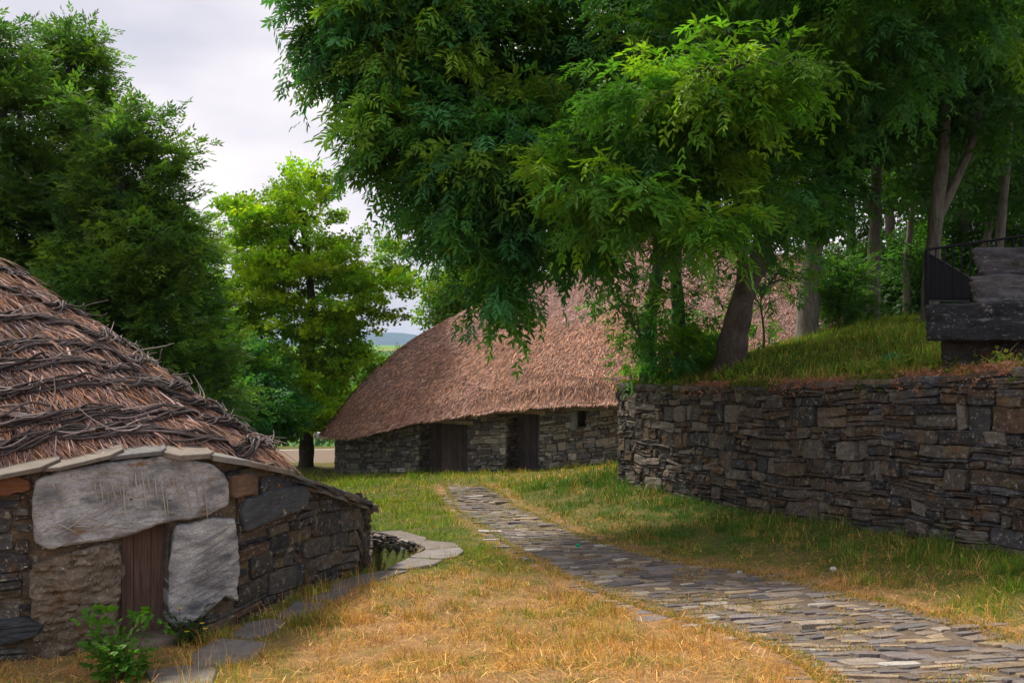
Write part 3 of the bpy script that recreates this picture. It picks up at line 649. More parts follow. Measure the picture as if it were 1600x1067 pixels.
holu=[(su(52),su(186),hrel(su(120),1030),hrel(su(120),856)),(sD0,sD1,-1,hrel(sD0,822)),(sL0,sL1,hrel((sL0+sL1)/2,848),9),(sJ0,sJ1,hrel(sJ0,975),hrel(sJ0,800))]
palu2=np.array([(.075,.065,.054),(.09,.072,.052),(.058,.056,.054),(.11,.088,.062),(.045,.048,.055),(.085,.055,.036),(.10,.094,.086),(.066,.062,.060)])*np.array((.80,.83,.88))
b=MB(); rubble(b,fuu,Lu-2.3,zbu,lambda s:ztu(s)-.02,r,palu2,band=(.11,.27),long=(.30,.9),thin=.5,prot=.03,holes=holu,wave=.02,white=.0,gap=.004)
backing(b,fuu,Lu,zbu,lambda s:ztu(s)-.02,[holu[1]],dep=.3,top=False,n=140,col=(.095,.075,.055),d=-.02)
b.build('wall',M['stone'],hut,smooth=False)
def facestone(pix,name,m,col,depth=.05,back=-.25,parent=hut,rough=.012,n=26,res=True):
    """big dressed stone following the curved wall, outline given on the wall face"""
    o=np.array([(su(u),0) for u,v in pix]); o[:,1]=[zpu(o[i,0],pix[i][1]) for i in range(len(pix))]
    oc,_=resample(o,110,True); oc=(np.roll(oc,1,0)+oc*2+np.roll(oc,-1,0))/4; oc=oc+rough*1.3*np.stack([noise(oc[:,0],oc[:,1],3,9,3),noise(oc[:,0],oc[:,1],8,9,3)],1)
    c=oc.mean(0); b=MB(); rows=[]
    Rm=np.linalg.norm(oc-c,axis=1)[:,None]
    for f_,d in [(0,back),(0,depth-.03),(.008,depth-.010),(.022,depth)]+[(g_,depth+.008) for g_ in np.linspace(.08,.98,16)]:
        q=c+(oc-c)*(1-f_/Rm) if f_<.05 else c+(oc-c)*(1-f_)
        dd=d+(rough*(1.3*noise(q[:,0],q[:,1],1,5,3)+.7*noise(q[:,0]*.5,q[:,1]*2,4,22,2)) if d>0 else 0); x,y=fuu(q[:,0],dd); rows.append(np.stack([x,y,q[:,1]],1))
    b.grid(np.array(rows),col,wrap=True); return b.build(name,m,parent,smooth=False),oc
ls,_=facestone([(49,780),(54,748),(90,734),(145,724),(200,714),(275,712),(325,722),(348,742),(352,785),(318,805),(270,812),(225,826),(190,838),(120,848),(75,856),(52,848)],'lintel',M['white'],(.33,.335,.35),depth=.07,rough=.016)
js,_=facestone([(274,820),(300,814),(330,806),(361,809),(367,850),(369,900),(364,941),(346,930),(330,946),(305,966),(276,979),(261,972),(264,900),(266,850)],'door_jamb',M['white'],(.34,.35,.36),depth=.065,rough=.016)
# chisel scores
def score(b,u0,v0,u1,v1,d,w_=.006,col=(.5,.46,.38)):
    t=np.linspace(0,1,8); s=su(u0)+(su(u1)-su(u0))*t; z=zpu(su(u0),v0)+(zpu(su(u1),v1)-zpu(su(u0),v0))*t
    s=s+.003*np.sin(t*7+u0); x,y=fuu(s,d); b.tube(np.stack([x,y,z],1),w_*np.sin(np.pi*(t*.9+.05)),5,col)
b=MB()
for k in range(19):
    u=148+k*9.2+r.uniform(-2,2); t_=r.uniform(735,748)-(8 if 195<u<300 else 0); score(b,u-3,t_+4,u+r.uniform(1,6),t_+r.uniform(30,80),.092,r.uniform(.005,.008),np.array((.42,.40,.36))*r.uniform(.7,1.1))
for k in range(7): u=85+k*14; score(b,u,r.uniform(800,835),u+35,r.uniform(795,830),.092,.006,(.38,.36,.33))
b.build('chisel_mark',M['score'],ls)
b=MB()
for k in range(12): v=830+k*8.5; score(b,292,v+22+r.uniform(-2,2),350+r.uniform(-3,8),v-14+r.uniform(-2,2),.086,.0055,(.20,.205,.22))
b.build('chisel_mark',M['score'],js)
# rough mortared pier left of the door, rusty slabs
facestone([(52,880),(110,858),(170,842),(188,848),(192,900),(188,960),(184,1010),(130,1040),(60,1030),(48,950)],'mortared_pier',M['stone'],(.15,.125,.095),depth=.035,rough=.05)
facestone([(377,780),(430,762),(470,755),(478,770),(472,793),(420,812),(378,830),(372,805)],'dark_block',M['slate'],(.055,.065,.075),depth=.065)
facestone([(0,965),(40,962),(72,972),(60,988),(20,1000),(-8,1004)],'dark_block',M['slate'],(.035,.042,.05),depth=.075)
facestone([(-10,745),(30,740),(48,748),(48,765),(10,772),(-10,775)],'rusty_block',M['slate'],(.14,.055,.025),depth=.07)
facestone([(352,742),(380,738),(398,745),(396,772),(360,778),(352,770)],'rusty_block',M['slate'],(.12,.075,.05),depth=.05)
# door
b=MB(); dep=.20; A=np.array(fuu(sD0-.03,-dep)); C=np.array(fuu(sD1+.05,-dep)); zt_=zpu(sD0,812); zb__=zpu(sD0,1002); nn_=np.array(fuu(sD0,1.))-np.array(fuu(sD0,0.))
n=3
for k in range(n):
    p=A+(C-A)*(k/n); q=A+(C-A)*((k+.965)/n); off=r.uniform(-.006,.01)
    b.prism(np.array([p+nn_*(.03+off),q+nn_*(.03+off),q,p]),zt_,zb__,np.array((.135,.088,.072))*r.uniform(.8,1.15),bev=.003)
dr=b.build('door',M['wood'],hut,smooth=False)
b=MB(); 
for (ss,c_) in ((sD0,.15),(sD1,.13)):
    a=fuu(ss,.03); c=fuu(ss,-.24); b.add([(*a,zb__),(*c,zb__),(*c,zt_+.05),(*a,zt_+.05)],[(0,1,2,3)],(.11,.10,.09))
a,c,e,f_=fuu(sD0-.05,.0),fuu(sD1+.05,.0),fuu(sD1+.05,-.4),fuu(sD0-.05,-.4); b.add([(*a,zt_+.02),(*c,zt_+.02),(*e,zt_+.02),(*f_,zt_+.02)],[(0,1,2,3)],(.05,.05,.05))
b.add([(*fuu(sD0-.4,-.30),zb__-.3),(*fuu(sD1+.4,-.30),zb__-.3),(*fuu(sD1+.4,-.30),zt_+.3),(*fuu(sD0-.4,-.30),zt_+.3)],[(0,1,2,3)],(.02,.018,.016))
b.build('door_reveal',M['stone'],hut)
b=MB(); a,c,e,f_=[np.array(fuu(*q)) for q in ((sD0-.08,.16),(sD1+.1,.16),(sD1+.1,-.3),(sD0-.08,-.3))]; b.prism(np.array([a,c,e,f_]),zb__+.02,zb__-.25,(.12,.10,.08),bev=.02); b.build('threshold',M['slate'],hut)
# slate eave slabs, overlapping
b=MB(); s=.2; layer=0
slc=.62*np.array([(.26,.22,.18),(.13,.15,.175),(.27,.26,.24),(.19,.16,.13),(.15,.145,.15),(.30,.26,.20)])
while s<Lu-2.75:
    far=s>sJ1+.5; ls=r.uniform(.45,.95) if not far else r.uniform(.28,.55)
    for lay in range(1 if not far else 3):
        n=9; th=np.linspace(0,2*np.pi,n,endpoint=False)+.35; L2=ls*(1 if lay==0 else 1.1)
        a=np.sign(np.cos(th))*np.abs(np.cos(th))**.55*L2*.56+s+ls/2+r.uniform(-.03,.03,n)+lay*.1
        pro=.15+.05*r.random()-.035*lay
        inn=.13 if not far else .32; d=-inn-.03+np.sign(np.sin(th))*np.abs(np.sin(th))**.55*(pro+inn)+r.uniform(-.03,.03,n)
        a=np.clip(a,.02,Lu-.02); x,y=fuu(a,d); tilt=(d+.16)*-.16; z=np.array([ztu(q) for q in a])+tilt+.035-lay*.035+(a-s)*.04*(1 if not far else .3)
        b.prism(np.stack([x,y],1),z,z-r.uniform(.03,.055),slc[r.integers(len(slc))]*r.uniform(.7,1.15)*(1 if not far else .8),bev=.008)
    s+=ls*.86
b.build('eave_slab',M['slate'],hut,smooth=False)

# ------------------------------------------------------------------ flagstones around the hut
def flag(pix,label,col,th=.07,up=.015):
    q=np.array([ray(u,v) for u,v in pix]); o=q[:,:2]; oc=resample(o,36,True)[0]; oc=oc+.018*np.stack([noise(oc[:,0],oc[:,1],2,7,3),noise(oc[:,0],oc[:,1],5,7,3)],1)
    A_=np.c_[q[:,:2],np.ones(len(q))]; pl=np.linalg.lstsq(A_,q[:,2],rcond=None)[0]; zz=oc@pl[:2]+pl[2]+up+.006*noise(oc[:,0],oc[:,1],0,5,2)
    b=MB(); b.prism(oc,zz,zz-th,np.array(col)*.8,bev=.010); f=b.build('flagstone',M['slate'],smooth=False); tag(f,label,'flagstone','slate flagstones laid around the hut'); return oc
HOLE_S=HOLE; HOLE=None; gz=gz0
FL=[flag([(560,833),(625,830),(668,842),(658,851),(632,851),(584,846),(572,846)],'brown-grey slate flag on the far side of the drain hole',(.20,.165,.145)),
 flag([(636,852),(668,844),(712,850),(718,856),(665,860)],'narrow slate flag behind the pointed tip of the drain hole',(.21,.175,.155)),
 flag([(663,862),(718,857),(725,864),(715,872),(690,876),(640,874)],'pale grey slate flag right of the drain hole',(.25,.225,.215),up=.03),
 flag([(638,875),(692,877),(680,886),(640,891),(604,891),(618,884)],'wedge-shaped slate flag in front of the drain hole',(.22,.195,.18),up=.03),
 flag([(565,898),(604,893),(640,893),(600,906),(560,918),(515,926),(520,912)],'long slate flag at the hut corner below the drain hole',(.19,.165,.14)),
 flag([(460,942),(510,928),(545,922),(540,932),(495,955),(455,972),(430,966)],'dark slate flag halfway along the receding hut wall',(.15,.145,.14)),
 flag([(385,975),(430,968),(450,975),(420,992),(390,1000),(360,996)],'small slate flag below the chiselled door jamb',(.16,.15,.14)),
 flag([(300,1025),(340,1000),(395,1002),(418,1006),(400,1030),(350,1042),(305,1045)],'broad pale slate flag in front of the hut door',(.22,.20,.18)),
 flag([(225,1052),(290,1040),(340,1046),(330,1075),(250,1080)],'slate flag at the foot of the leafy bush',(.18,.165,.15))]
HOLE=HOLE_S; gz=gzf
# rough stones lining the drain hole
b=MB(); hp_=np.vstack([HL,HL[:1]]); fhole,Lhole,_=poly_surf(hp_); zg=float(gz(HL[:,0]+.3,HL[:,1]+.3).mean())
x,y=fhole(.3,-.1); sh=1 if inpoly(np.array([x]),np.array([y]),HL)[0] else -1
rubble(b,lambda s,d=0.0:fhole(s,-d*sh),Lhole,lambda s:zg-.5,lambda s:zg+.02,r,palw,band=(.06,.12),long=(.2,.4),prot=.02,wave=.0)
dh=b.build('drain_lining',M['stone']); tag(dh,'dark rubble lining of the sunken drain hole at the hut corner','drain')
for k,(u,v,l) in enumerate(((1303,891,'small white stone lying in the dry grass right of the path'),(1155,897,'small pale stone at the right edge of the path'))):
    b=MB(); c=ray(u,v); n=7; th=np.linspace(0,6.28,n,endpoint=False); rad=.024+.012*r.random(n); b.prism(np.stack([c[0]+rad*np.cos(th)*1.4,c[1]+rad*np.sin(th)],1),c[2]+.04,c[2]-.01,(.55,.53,.5),bev=.02); tag(b.build('loose_stone',M['white'],smooth=False),l,'stone')
c=ray(903,857); b=MB(); th=np.linspace(0,6.28,14,endpoint=False)
b.prism(np.stack([c[0]+.03*np.cos(th),c[1]+.03*np.sin(th)],1),c[2]+.065,c[2]+.03,(.0,.35,.12),bev=.006); b.tube([(c[0]+.025*math.cos(a),c[1]+.025*math.sin(a),c[2]+.045) for a in np.linspace(0,6.28,14)],.008,5,(.0,.28,.10)); tag(b.build('bottle_cap',M['metal']),'small green plastic bottle cap lying on the paved path','bottle cap')
c=ray(1400,568,lo=11.9); b=MB()
for k in range(4):
    t=np.linspace(0,1,7); b.tube(np.c_[c[0]-.16+.3*t,c[1]+.03*k+.03*np.sin(t*5+k),c[2]+.10+.05*np.sin(t*4+k)-.03*k],.008,5,(.0,.34,.16))
tag(b.build('plastic_strap',M['metal']),'crumpled green plastic strap in the terrace grass','strap')

# ------------------------------------------------------------------ stone steps and railing, top right
def block(name,label,cat,poly,z1,z0,col,m='concrete',amp=.03):
    o=resample(np.array(poly,float),110,True)[0]; o=(np.roll(o,2,0)+o+np.roll(o,-2,0))/3; b=MB(); rows=[]; c=o.mean(0)
    for f_,z in [(.97,z0),(.99,z0+.01)]+[(1,z0+.02+(z1-z0-.05)*g_) for g_ in np.linspace(0,1,12)]+[(.985,z1-.012),(.95,z1),(.8,z1+.01),(.6,z1+.01),(.2,z1+.01),(.01,z1+.01)]:
        q=c+(o-c)*f_; n_=amp*noise(q[:,0],q[:,1],z*2.2,3.0,4)+amp*.35*noise(q[:,0]*.6,q[:,1]*.6,z*4,7,2); dd=(q-c)/(np.linalg.norm(q-c,axis=1)[:,None]+1e-6)
        rows.append(np.c_[q+dd*n_[:,None],np.full(len(q),z)+n_*.5])
    b.grid(np.array(rows),col,wrap=True); return tag(b.build(name,M[m],smooth=False),label,cat)
Yb=12.4
block('stone_slab','long dark concrete slab under the black railing on the terrace','slab',[P(1446,0,Yb)[:2],P(1700,0,11.6)[:2],P(1850,0,12.8)[:2],P(1455,0,13.7)[:2]],P(0,474,Yb)[2],P(0,533,Yb)[2],(.024,.026,.031),amp=.05)
block('stone_plinth','dark rough plinth with dry roots below the long concrete slab','plinth',[P(1470,0,12.7)[:2],P(1700,0,12.0)[:2],P(1850,0,13)[:2],P(1480,0,13.5)[:2]],P(0,530,12.7)[2],1.2,(.045,.042,.038))
bz=P(0,474,Yb)[2]+.012
block('stone_block','big rough grey stone block lying on the concrete slab by the railing','stone block',[P(1518,0,12.25)[:2],P(1720,0,11.7)[:2],P(1780,0,12.4)[:2],P(1530,0,12.9)[:2]],bz+.33,bz-.02,(.085,.085,.095),amp=.13)
block('stone_block','upper rough stone block with a rust patch, topmost beside the railing','stone block',[P(1522,0,12.3)[:2],P(1720,0,11.8)[:2],P(1780,0,12.45)[:2],P(1535,0,12.88)[:2]],bz+.66,bz+.335,(.065,.065,.074),amp=.13)
def railing(label,A,B,zt0,zt1,zb0,zb1,n):
    A=np.array(A,float); B=np.array(B,float); t=thing('metal_railing',label,'railing',(A[0],A[1],zb0),'black metal railings above the terrace')
    b=MB(); b.tube([(*A,zt0),(*B,zt1)],.018,8,(.012,.012,.016),cap=True); b.build('top_rail',M['metal'],t)
    b=MB(); b.tube([(*A,zb0+.05),(*B,zb1+.05)],.012,6,(.012,.012,.016),cap=True); b.build('bottom_rail',M['metal'],t)
    for k in range(n):
        f_=k/(n-1); p=A+(B-A)*f_; z0=zb0+(zb1-zb0)*f_; z1=zt0+(zt1-zt0)*f_; w_=.02 if k in (0,n-1) else .011
        b=MB(); b.tube([(*p,z0-(.06 if w_>.015 else -.05)),(*p,z1)],w_,6,(.012,.012,.016),cap=True); b.build('post' if w_>.015 else 'baluster',M['metal'],t)
a=P(1449,390,13.3); c=P(1640,363,12.9); railing('level black metal railing with vertical bars on the slab',a[:2],c[:2],a[2],c[2],P(1449,472,13.3)[2],P(1449,472,13.3)[2],15)
c2=P(1513,433,17.5); railing('black stair railing sloping away downwards behind the level railing',a[:2]+np.array([.03,.12]),c2[:2],a[2]-.02,c2[2],P(1449,475,13.4)[2],P(1513,476,17.5)[2],34)

# ------------------------------------------------------------------ road and guard rail
b=MB(); rx=np.linspace(-60,30,80); yc_=lambda x:42.6+.08*(x+8)
lat=np.array([-3.0,-1,1,3.0])
zr=lambda x,y:-3.22
G=np.array([[(x,yc_(x)+l,float(gz(np.array([x]),np.array([yc_(x)]))[0])+.10-.0*abs(l)) for x in rx] for l in lat]); b.grid(G,(.19,.145,.115))
road=b.build('road',M['road']); tag(road,None,None,None,'structure')
b=MB()
for l in (-2.7,2.7):
    G=np.array([[(x,yc_(x)+l+e,float(gz(np.array([x]),np.array([yc_(x)]))[0])+.105) for x in rx] for e in (-.06,.06)]); b.grid(G,(.75,.73,.7))
tag(b.build('road_marking',M['road']),None,None,None,'structure')
gr=thing('guardrail','galvanised steel guardrail along the far side of the road','guardrail',(-12,47,-3.3))
prof=[(-.03,-.15),(.03,-.11),(.03,-.05),(-.03,0),(.03,.05),(.03,.11),(-.03,.15)]
xs=np.linspace(-40,8,50); b=MB()
zg_=lambda x: float(gz(np.array([x]),np.array([yc_(x)+4]))[0])
G=np.array([[(x,yc_(x)+4.0-q[0],zg_(x)+.62+q[1]) for x in xs] for q in prof]); b.grid(G,(.46,.48,.52)); b.build('beam',M['zinc'],gr)
for x in np.arange(-38,6,3.0):
    b=MB(); b.box((-.04,.06,0),(.04,.16,.75),(.35,.36,.38),0,(x,yc_(x)+4,zg_(x)-.02)); b.build('post',M['zinc'],gr)

# ------------------------------------------------------------------ trees
def leaflet(l,w_,full=True):
    if full: v=np.array([(0,0,0),(.3*l,w_/2,.0),(.68*l,w_*.38,-.02*l),(l,0,-.12*l),(.68*l,-w_*.38,-.02*l),(.3*l,-w_/2,.0)]); v[[1,2,4,5],2]+=.12*w_; return v,np.array([(0,1,2,3),(0,3,4,5)])
    v=np.array([(0,0,0),(.45*l,w_/2,.1*w_),(l,0,-.1*l),(.45*l,-w_/2,.1*w_)]); return v,np.array([(0,1,2,3)])
def pinnate(n=4,L=.30,l=.10,w_=.034,full=True,sd=0):
    q_=np.random.default_rng(sd)
    V=[];Fc=[];c=0
    def put(x,ang,s=1):
        nonlocal c
        v,f=leaflet(l*s,w_*s,full); ca,sa=math.cos(ang),math.sin(ang)
        z=-.55*x*x/L; v2=np.stack([v[:,0]*ca-v[:,1]*sa+x,v[:,0]*sa+v[:,1]*ca,v[:,2]+z-abs(math.sin(ang))*v[:,0]*.25],1)
        V.append(v2); Fc.append(f+c); c+=len(v)
    for k in range(n):
        x=L*(.25+.62*k/max(n-1,1)); put(x,q_.uniform(.45,1.15),q_.uniform(.7,1.15)); put(x+.02*q_.normal(),-q_.uniform(.45,1.15),q_.uniform(.7,1.15))
    put(L*.92,q_.uniform(-.3,.3),1.15); return np.vstack(V),np.vstack(Fc)
def cluster(n=7,rad=.16,l=.12,w_=.10,r=np.random.default_rng(5)):
    V=[];Fc=[];c=0
    for k in range(n):
        v,f=leaflet(l*r.uniform(.7,1.2),w_*r.uniform(.7,1.2),False); a=r.uniform(0,6.28); t=r.uniform(-.6,.35); ca,sa=math.cos(a),math.sin(a); ct,st=math.cos(t),math.sin(t)
        x=v[:,0]*ct-v[:,2]*st; z=v[:,0]*st+v[:,2]*ct; o=r.uniform(-1,1,3)*rad*np.array([1,1,.4]); V.append(np.stack([x*ca-v[:,1]*sa,x*sa+v[:,1]*ca,z],1)+o+np.array([rad,0,0])); Fc.append(f+c); c+=len(v)
    return np.vstack(V),np.vstack(Fc)
T_ASH=[pinnate(3+q%2,.24+.02*(q%3),.115+.012*(q%4),.038+.003*(q%3),True,q) for q in range(10)]; T_ASHF=[pinnate(3,.32,.18,.065,False,q) for q in range(4)]; T_MAP=cluster(7,.15,.15,.13); T_FAR=cluster(6,.26,.26,.20)
def place(b,T,pos,dirs,size,col,r,roll=.5):
    n=len(pos); d=dirs/(np.linalg.norm(dirs,axis=1)[:,None]+1e-9); upv=np.tile([0,0,1.],(n,1))+r.normal(0,roll,(n,3))
    s=np.cross(upv,d); s/=np.linalg.norm(s,axis=1)[:,None]+1e-9; u=np.cross(d,s)
    if isinstance(T,list): T=T[r.integers(len(T))]
    V,Fc=T; sz=size*r.uniform(.7,1.25,n)
    v=pos[:,None]+sz[:,None,None]*(V[None,:,0:1]*d[:,None]+V[None,:,1:2]*s[:,None]+V[None,:,2:3]*u[:,None])
    f=(np.arange(n)[:,None,None]*len(V)+Fc[None]).reshape(-1,Fc.shape[1]); b.add(v.reshape(-1,3),f,np.repeat(col,len(V),0))
GA=np.array([(.062,.18,.038),(.085,.21,.030),(.045,.15,.048),(.13,.235,.024),(.050,.165,.058)])
GM=np.array([(.14,.28,.028),(.18,.32,.026),(.10,.23,.032),(.22,.33,.028)])
GF=np.array([(.055,.145,.036),(.048,.125,.040),(.08,.18,.030)])
GL=np.array([(.085,.18,.040),(.105,.20,.036),(.065,.15,.045),(.13,.215,.030)])
GB=np.array([(.12,.28,.032),(.18,.32,.026),(.085,.23,.036)])  # lighter greens: sunlight on the near sprays put into their leaf colour
def tree(label,base,trunk,rad,ells,nsub,per,T,size,pal,seed,rc=.5,group=None,barkc=(.13,.12,.10),flat=.55,name='tree',shell=.45,droop=.25,yel=.0,limbs=True,cvar=.28,spray=False,fork=None):
    """trunk: polyline of points, ells: list of (centre, radii, weight)"""
    r=np.random.default_rng(seed); t=thing(name,label,'tree' if name=='tree' else name,base,group)
    tr=catmull([base-np.array([0,0,.25])]+[np.array(p,float) for p in trunk],8); rr=np.interp(np.linspace(0,1,len(tr)),[0,.04,.12,1],[rad*1.45,rad*1.15,rad,rad*.45])
    b=MB(); th=np.linspace(0,6.28,14,endpoint=False); rr=rr*(1+.05*np.sin(np.arange(len(tr))*1.3)); b.tube(tr,rr,14,barkc)
    V=b.v[0]; n_=noise(V[:,0],V[:,1],V[:,2]*.4,5,2)*rad*.22; cc=np.repeat(tr,14,0); dd=V-cc; V+=dd/(np.linalg.norm(dd,axis=1)[:,None]+1e-9)*n_[:,None]
    b.build('trunk',M['bark'],t)
    W=np.array([e[2] for e in ells],float); W/=W.sum(); brs=[MB() for _ in ells]; lf=MB(); tt=tr[int(len(tr)*.35):]
    limb=[]
    for (c,rad3,w_,*_x) in ells:
        c=np.array(c,float); k=int(np.argmin(np.linalg.norm(tt-np.array([c[0],c[1],c[2]-.8*np.linalg.norm(c[:2]-tr[-1][:2])-.3]),axis=1))); s=tt[k]
        m=(s+c)/2+np.array([0,0,.25*np.linalg.norm((c-s)[:2])])+r.normal(0,.12,3); lp=catmull([s,m,c,c+(c-m)*.4],7); limb.append(lp)
        lp_=lp[:-3]; brs[len(limb)-1].tube(lp_,rad*.42*(1-np.linspace(0,1,len(lp_)))**.8+.006,7,barkc)
    idx=r.choice(len(ells),nsub,p=W)
    for e in idx:
        br=brs[e]
        c,rad3=ells[e][:2]; c=np.array(c,float); rad3=np.array(rad3,float)
        d=r.normal(0,1,3); d/=np.linalg.norm(d); q=r.random()**shell; sc=c+d*rad3*q*r.uniform(.85,1.18)
        lp=limb[e]; k=int(np.argmin(np.linalg.norm(lp-(sc-np.array([0,0,.2])),axis=1))); k=max(2,k-2); s=lp[k]
        m=(s+sc)/2+np.array([0,0,.1])+r.normal(0,.08,3); bp=catmull([s,m,sc,sc+(sc-m)*.5],4); br.tube(bp,np.linspace(max(.012,rad*.08),.006,len(bp)),4,barkc)
        rcc=rc*r.uniform(.6,1.35); n=max(3,int(per*(rcc/rc)**2*r.uniform(.7,1.3)))
        outw=(sc-c)/rad3; outw/=np.linalg.norm(outw)+1e-6
        if spray:
            nt_=max(2,int(n/6)); pos=[];dirs=[]
            for q_ in range(nt_):
                dv=r.normal(0,1,3)*np.array([1,1,.5])+outw*.9+np.array([0,0,.15]); dv/=np.linalg.norm(dv); L_=rcc*r.uniform(.6,1.7); tt_=np.linspace(.15,1,6)
                tw_=sc+dv*(L_*tt_)[:,None]-np.array([0,0,1])*(droop*1.3*L_*tt_**2)[:,None]; tan=dv-np.array([0,0,1])*(droop*2.6*tt_)[:,None]
                side=np.cross(dv,[0,0,1.]); side/=np.linalg.norm(side)+1e-6; sg_=np.where(np.arange(6)%2,1,-1)*r.uniform(.5,1.2,6); sg_[-1]*=.2
                br.tube(np.vstack([sc,tw_]),.0045,3,barkc); pos.append(tw_+r.normal(0,.03,(6,3))); dirs.append(tan+side*sg_[:,None]+r.normal(0,.25,(6,3))-np.array([0,0,droop*.6]))
            pos=np.vstack(pos); dirs=np.vstack(dirs); n=len(pos)
        else:
            x=r.normal(0,1,(n,3)); x/=np.linalg.norm(x,axis=1)[:,None]; x*=(r.random(n)**.45)[:,None]
            pos=sc+x*rcc*np.array([1,1,flat])+outw*rcc*.2
            dirs=x*np.array([1,1,.35])+outw*.6+np.array([0,0,-droop])+r.normal(0,.25,(n,3))
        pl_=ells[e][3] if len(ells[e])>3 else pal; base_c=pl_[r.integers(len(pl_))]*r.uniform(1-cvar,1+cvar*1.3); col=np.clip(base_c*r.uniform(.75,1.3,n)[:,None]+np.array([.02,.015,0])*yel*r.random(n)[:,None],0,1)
        place(lf,T,pos,dirs,size,col,r)
    if fork is not None:
        fp=catmull(np.array(fork),7); fb=MB(); fb.tube(fp,np.linspace(rad*.62,rad*.3,len(fp)),10,barkc); fb.build('forked_limb',M['bark'],t)
    for br in brs: br.build('limb',M['bark'],t); lf.build('crown',M['leaf'],t); return t
def E(u,v,Y,ru,rv,ry,w_=1,pal=None): return (P(u,v,Y),(ru/F*Y,ry,rv/F*Y),w_) if pal is None else (P(u,v,Y),(ru/F*Y,ry,rv/F*Y),w_,pal)
def gp(u,Y): x=(u-UC)/F*Y; return np.array([x,Y,float(gz(np.array([x]),np.array([Y]))[0])])
# big ashes on the terrace
tree('slim ash leaning over the wall end, crown hanging far out over the path',P(1012,602,20.5),[P(1015,500,20.5),P(1030,380,20.2),P(1000,200,19),P(960,40,18.5)],.17,
 [E(632,60,16.5,110,105,1.5,1.0),E(560,50,16.5,60,75,1.0,.3),E(730,60,17,130,140,1.7,1.3),E(668,215,16.3,90,85,1.3,.75),E(770,260,16,120,110,1.5,1.2),E(715,330,16.3,65,55,1.1,.35),E(775,400,15.6,26,62,.5,.36),E(850,300,16.3,75,60,1.2,.6),E(900,130,17.5,140,140,1.7,1.1),E(885,375,16.8,55,26,.8,.2),E(610,-40,16.5,105,70,1.3,.6),E(500,30,16.5,26,34,.35,.09),E(700,-150,17,240,110,2,.7)],
 520,50,T_ASH,1.0,GA*1.12,101,rc=.46,group='ash trees on the terrace',yel=.4,spray=True,shell=.38)
tree('dark mossy ash trunk second from the wall end, wrapped in shoots',P(1062,590,20.6),[P(1060,500,20.6),P(1056,400,20.6),P(1060,250,20.6),P(1050,60,20.6)],.15,
 [E(960,205,19.5,150,75,1.6),E(1080,60,20,190,150,2),E(1060,-100,20,240,120,2.4),E(1050,270,19.5,100,40,1.3,.35)],190,40,T_ASHF,1.0,GF,102,rc=.65,group='ash trees on the terrace')
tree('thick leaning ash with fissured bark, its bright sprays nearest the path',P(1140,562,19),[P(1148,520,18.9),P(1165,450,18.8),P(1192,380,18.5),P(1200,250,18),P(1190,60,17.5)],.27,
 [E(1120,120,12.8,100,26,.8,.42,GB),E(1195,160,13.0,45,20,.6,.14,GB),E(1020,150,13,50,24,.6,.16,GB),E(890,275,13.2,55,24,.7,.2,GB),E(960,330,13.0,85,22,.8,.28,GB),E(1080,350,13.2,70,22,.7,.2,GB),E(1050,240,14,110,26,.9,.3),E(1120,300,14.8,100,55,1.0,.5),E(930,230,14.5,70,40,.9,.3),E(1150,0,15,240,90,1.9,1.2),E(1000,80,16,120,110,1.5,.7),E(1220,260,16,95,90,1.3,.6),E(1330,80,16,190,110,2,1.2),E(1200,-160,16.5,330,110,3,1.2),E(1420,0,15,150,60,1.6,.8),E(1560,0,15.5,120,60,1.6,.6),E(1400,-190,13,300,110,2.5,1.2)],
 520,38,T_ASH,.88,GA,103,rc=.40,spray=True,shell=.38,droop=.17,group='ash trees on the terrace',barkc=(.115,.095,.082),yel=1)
tree('straight pale ash trunk right of the thick leaning one',gp(1262,24),[P(1264,450,24),P(1272,380,24),P(1280,250,24),P(1290,80,24)],.26,
 [E(1280,150,22,130,85,2),E(1235,300,22.5,80,40,1.4,.3),E(1300,0,22,220,110,2.5)],170,40,T_ASHF,1.1,GF,104,rc=.75,group='ash trees on the terrace',barkc=(.19,.17,.155))
# wood behind the terrace
def wood(u,Y,label,lean,rad,top,seed,cr=170,fork=None,n=120,barkc=(.15,.135,.115)):
    b0=gp(u,Y); mid=P(u+lean*.4,350,Y); t1=P(u+lean,200,Y); t2=P(u+lean*1.2,40,Y)
    cv,chh=(85,55) if Y<32 else (170,85); es=[E(u+lean,cv,Y,cr,chh,2.2,1),E(u+lean-40,10,Y,cr,110,2.4,1),E(u+lean+50,270,Y+1.5,cr*.5,35,1.5,.18)]
    if fork: es.append(E(u+fork,140,Y,cr*.6,70,1.8,.5))
    return tree(label,b0,[P(u+lean*.1,430,Y),mid,t1,t2],rad,es,n,34,T_FAR,.6,GF*.95,seed,rc=.95,group='trees of the wood behind the terrace',barkc=barkc,fork=None if not fork else [P(u+lean*.4,345,Y),P(u+lean*.5+fork*.35,300,Y),P(u+lean+fork*.8,200,Y),P(u+lean+fork,60,Y)])
wood(1364,25.5,'forked tree with pale lichened trunk, first of the wood right of the bush',8,.18,0,201,cr=120,fork=-50)
wood(1452,21,'tree with a wide fork, its trunk behind the railing corner',25,.19,0,202,cr=120,fork=60)
wood(1500,30,'slender straight tree in the wood just left of the upper stone block',18,.17,0,203,cr=140)
wood(1555,24,'tree with dark slanting trunk above the stone blocks',22,.15,0,204,cr=120)
wood(1490,38,'thin far trunk deep in the wood above the railing',25,.17,0,205,cr=180)
wood(1395,36,'tree deep in the wood between the two forked trees',-12,.2,0,206,cr=190)
wood(1640,32,'tree at the right edge of the wood',-10,.2,0,207,cr=180)
wood(1600,46,'far tree closing the wood at the right edge',0,.25,0,208,cr=230)
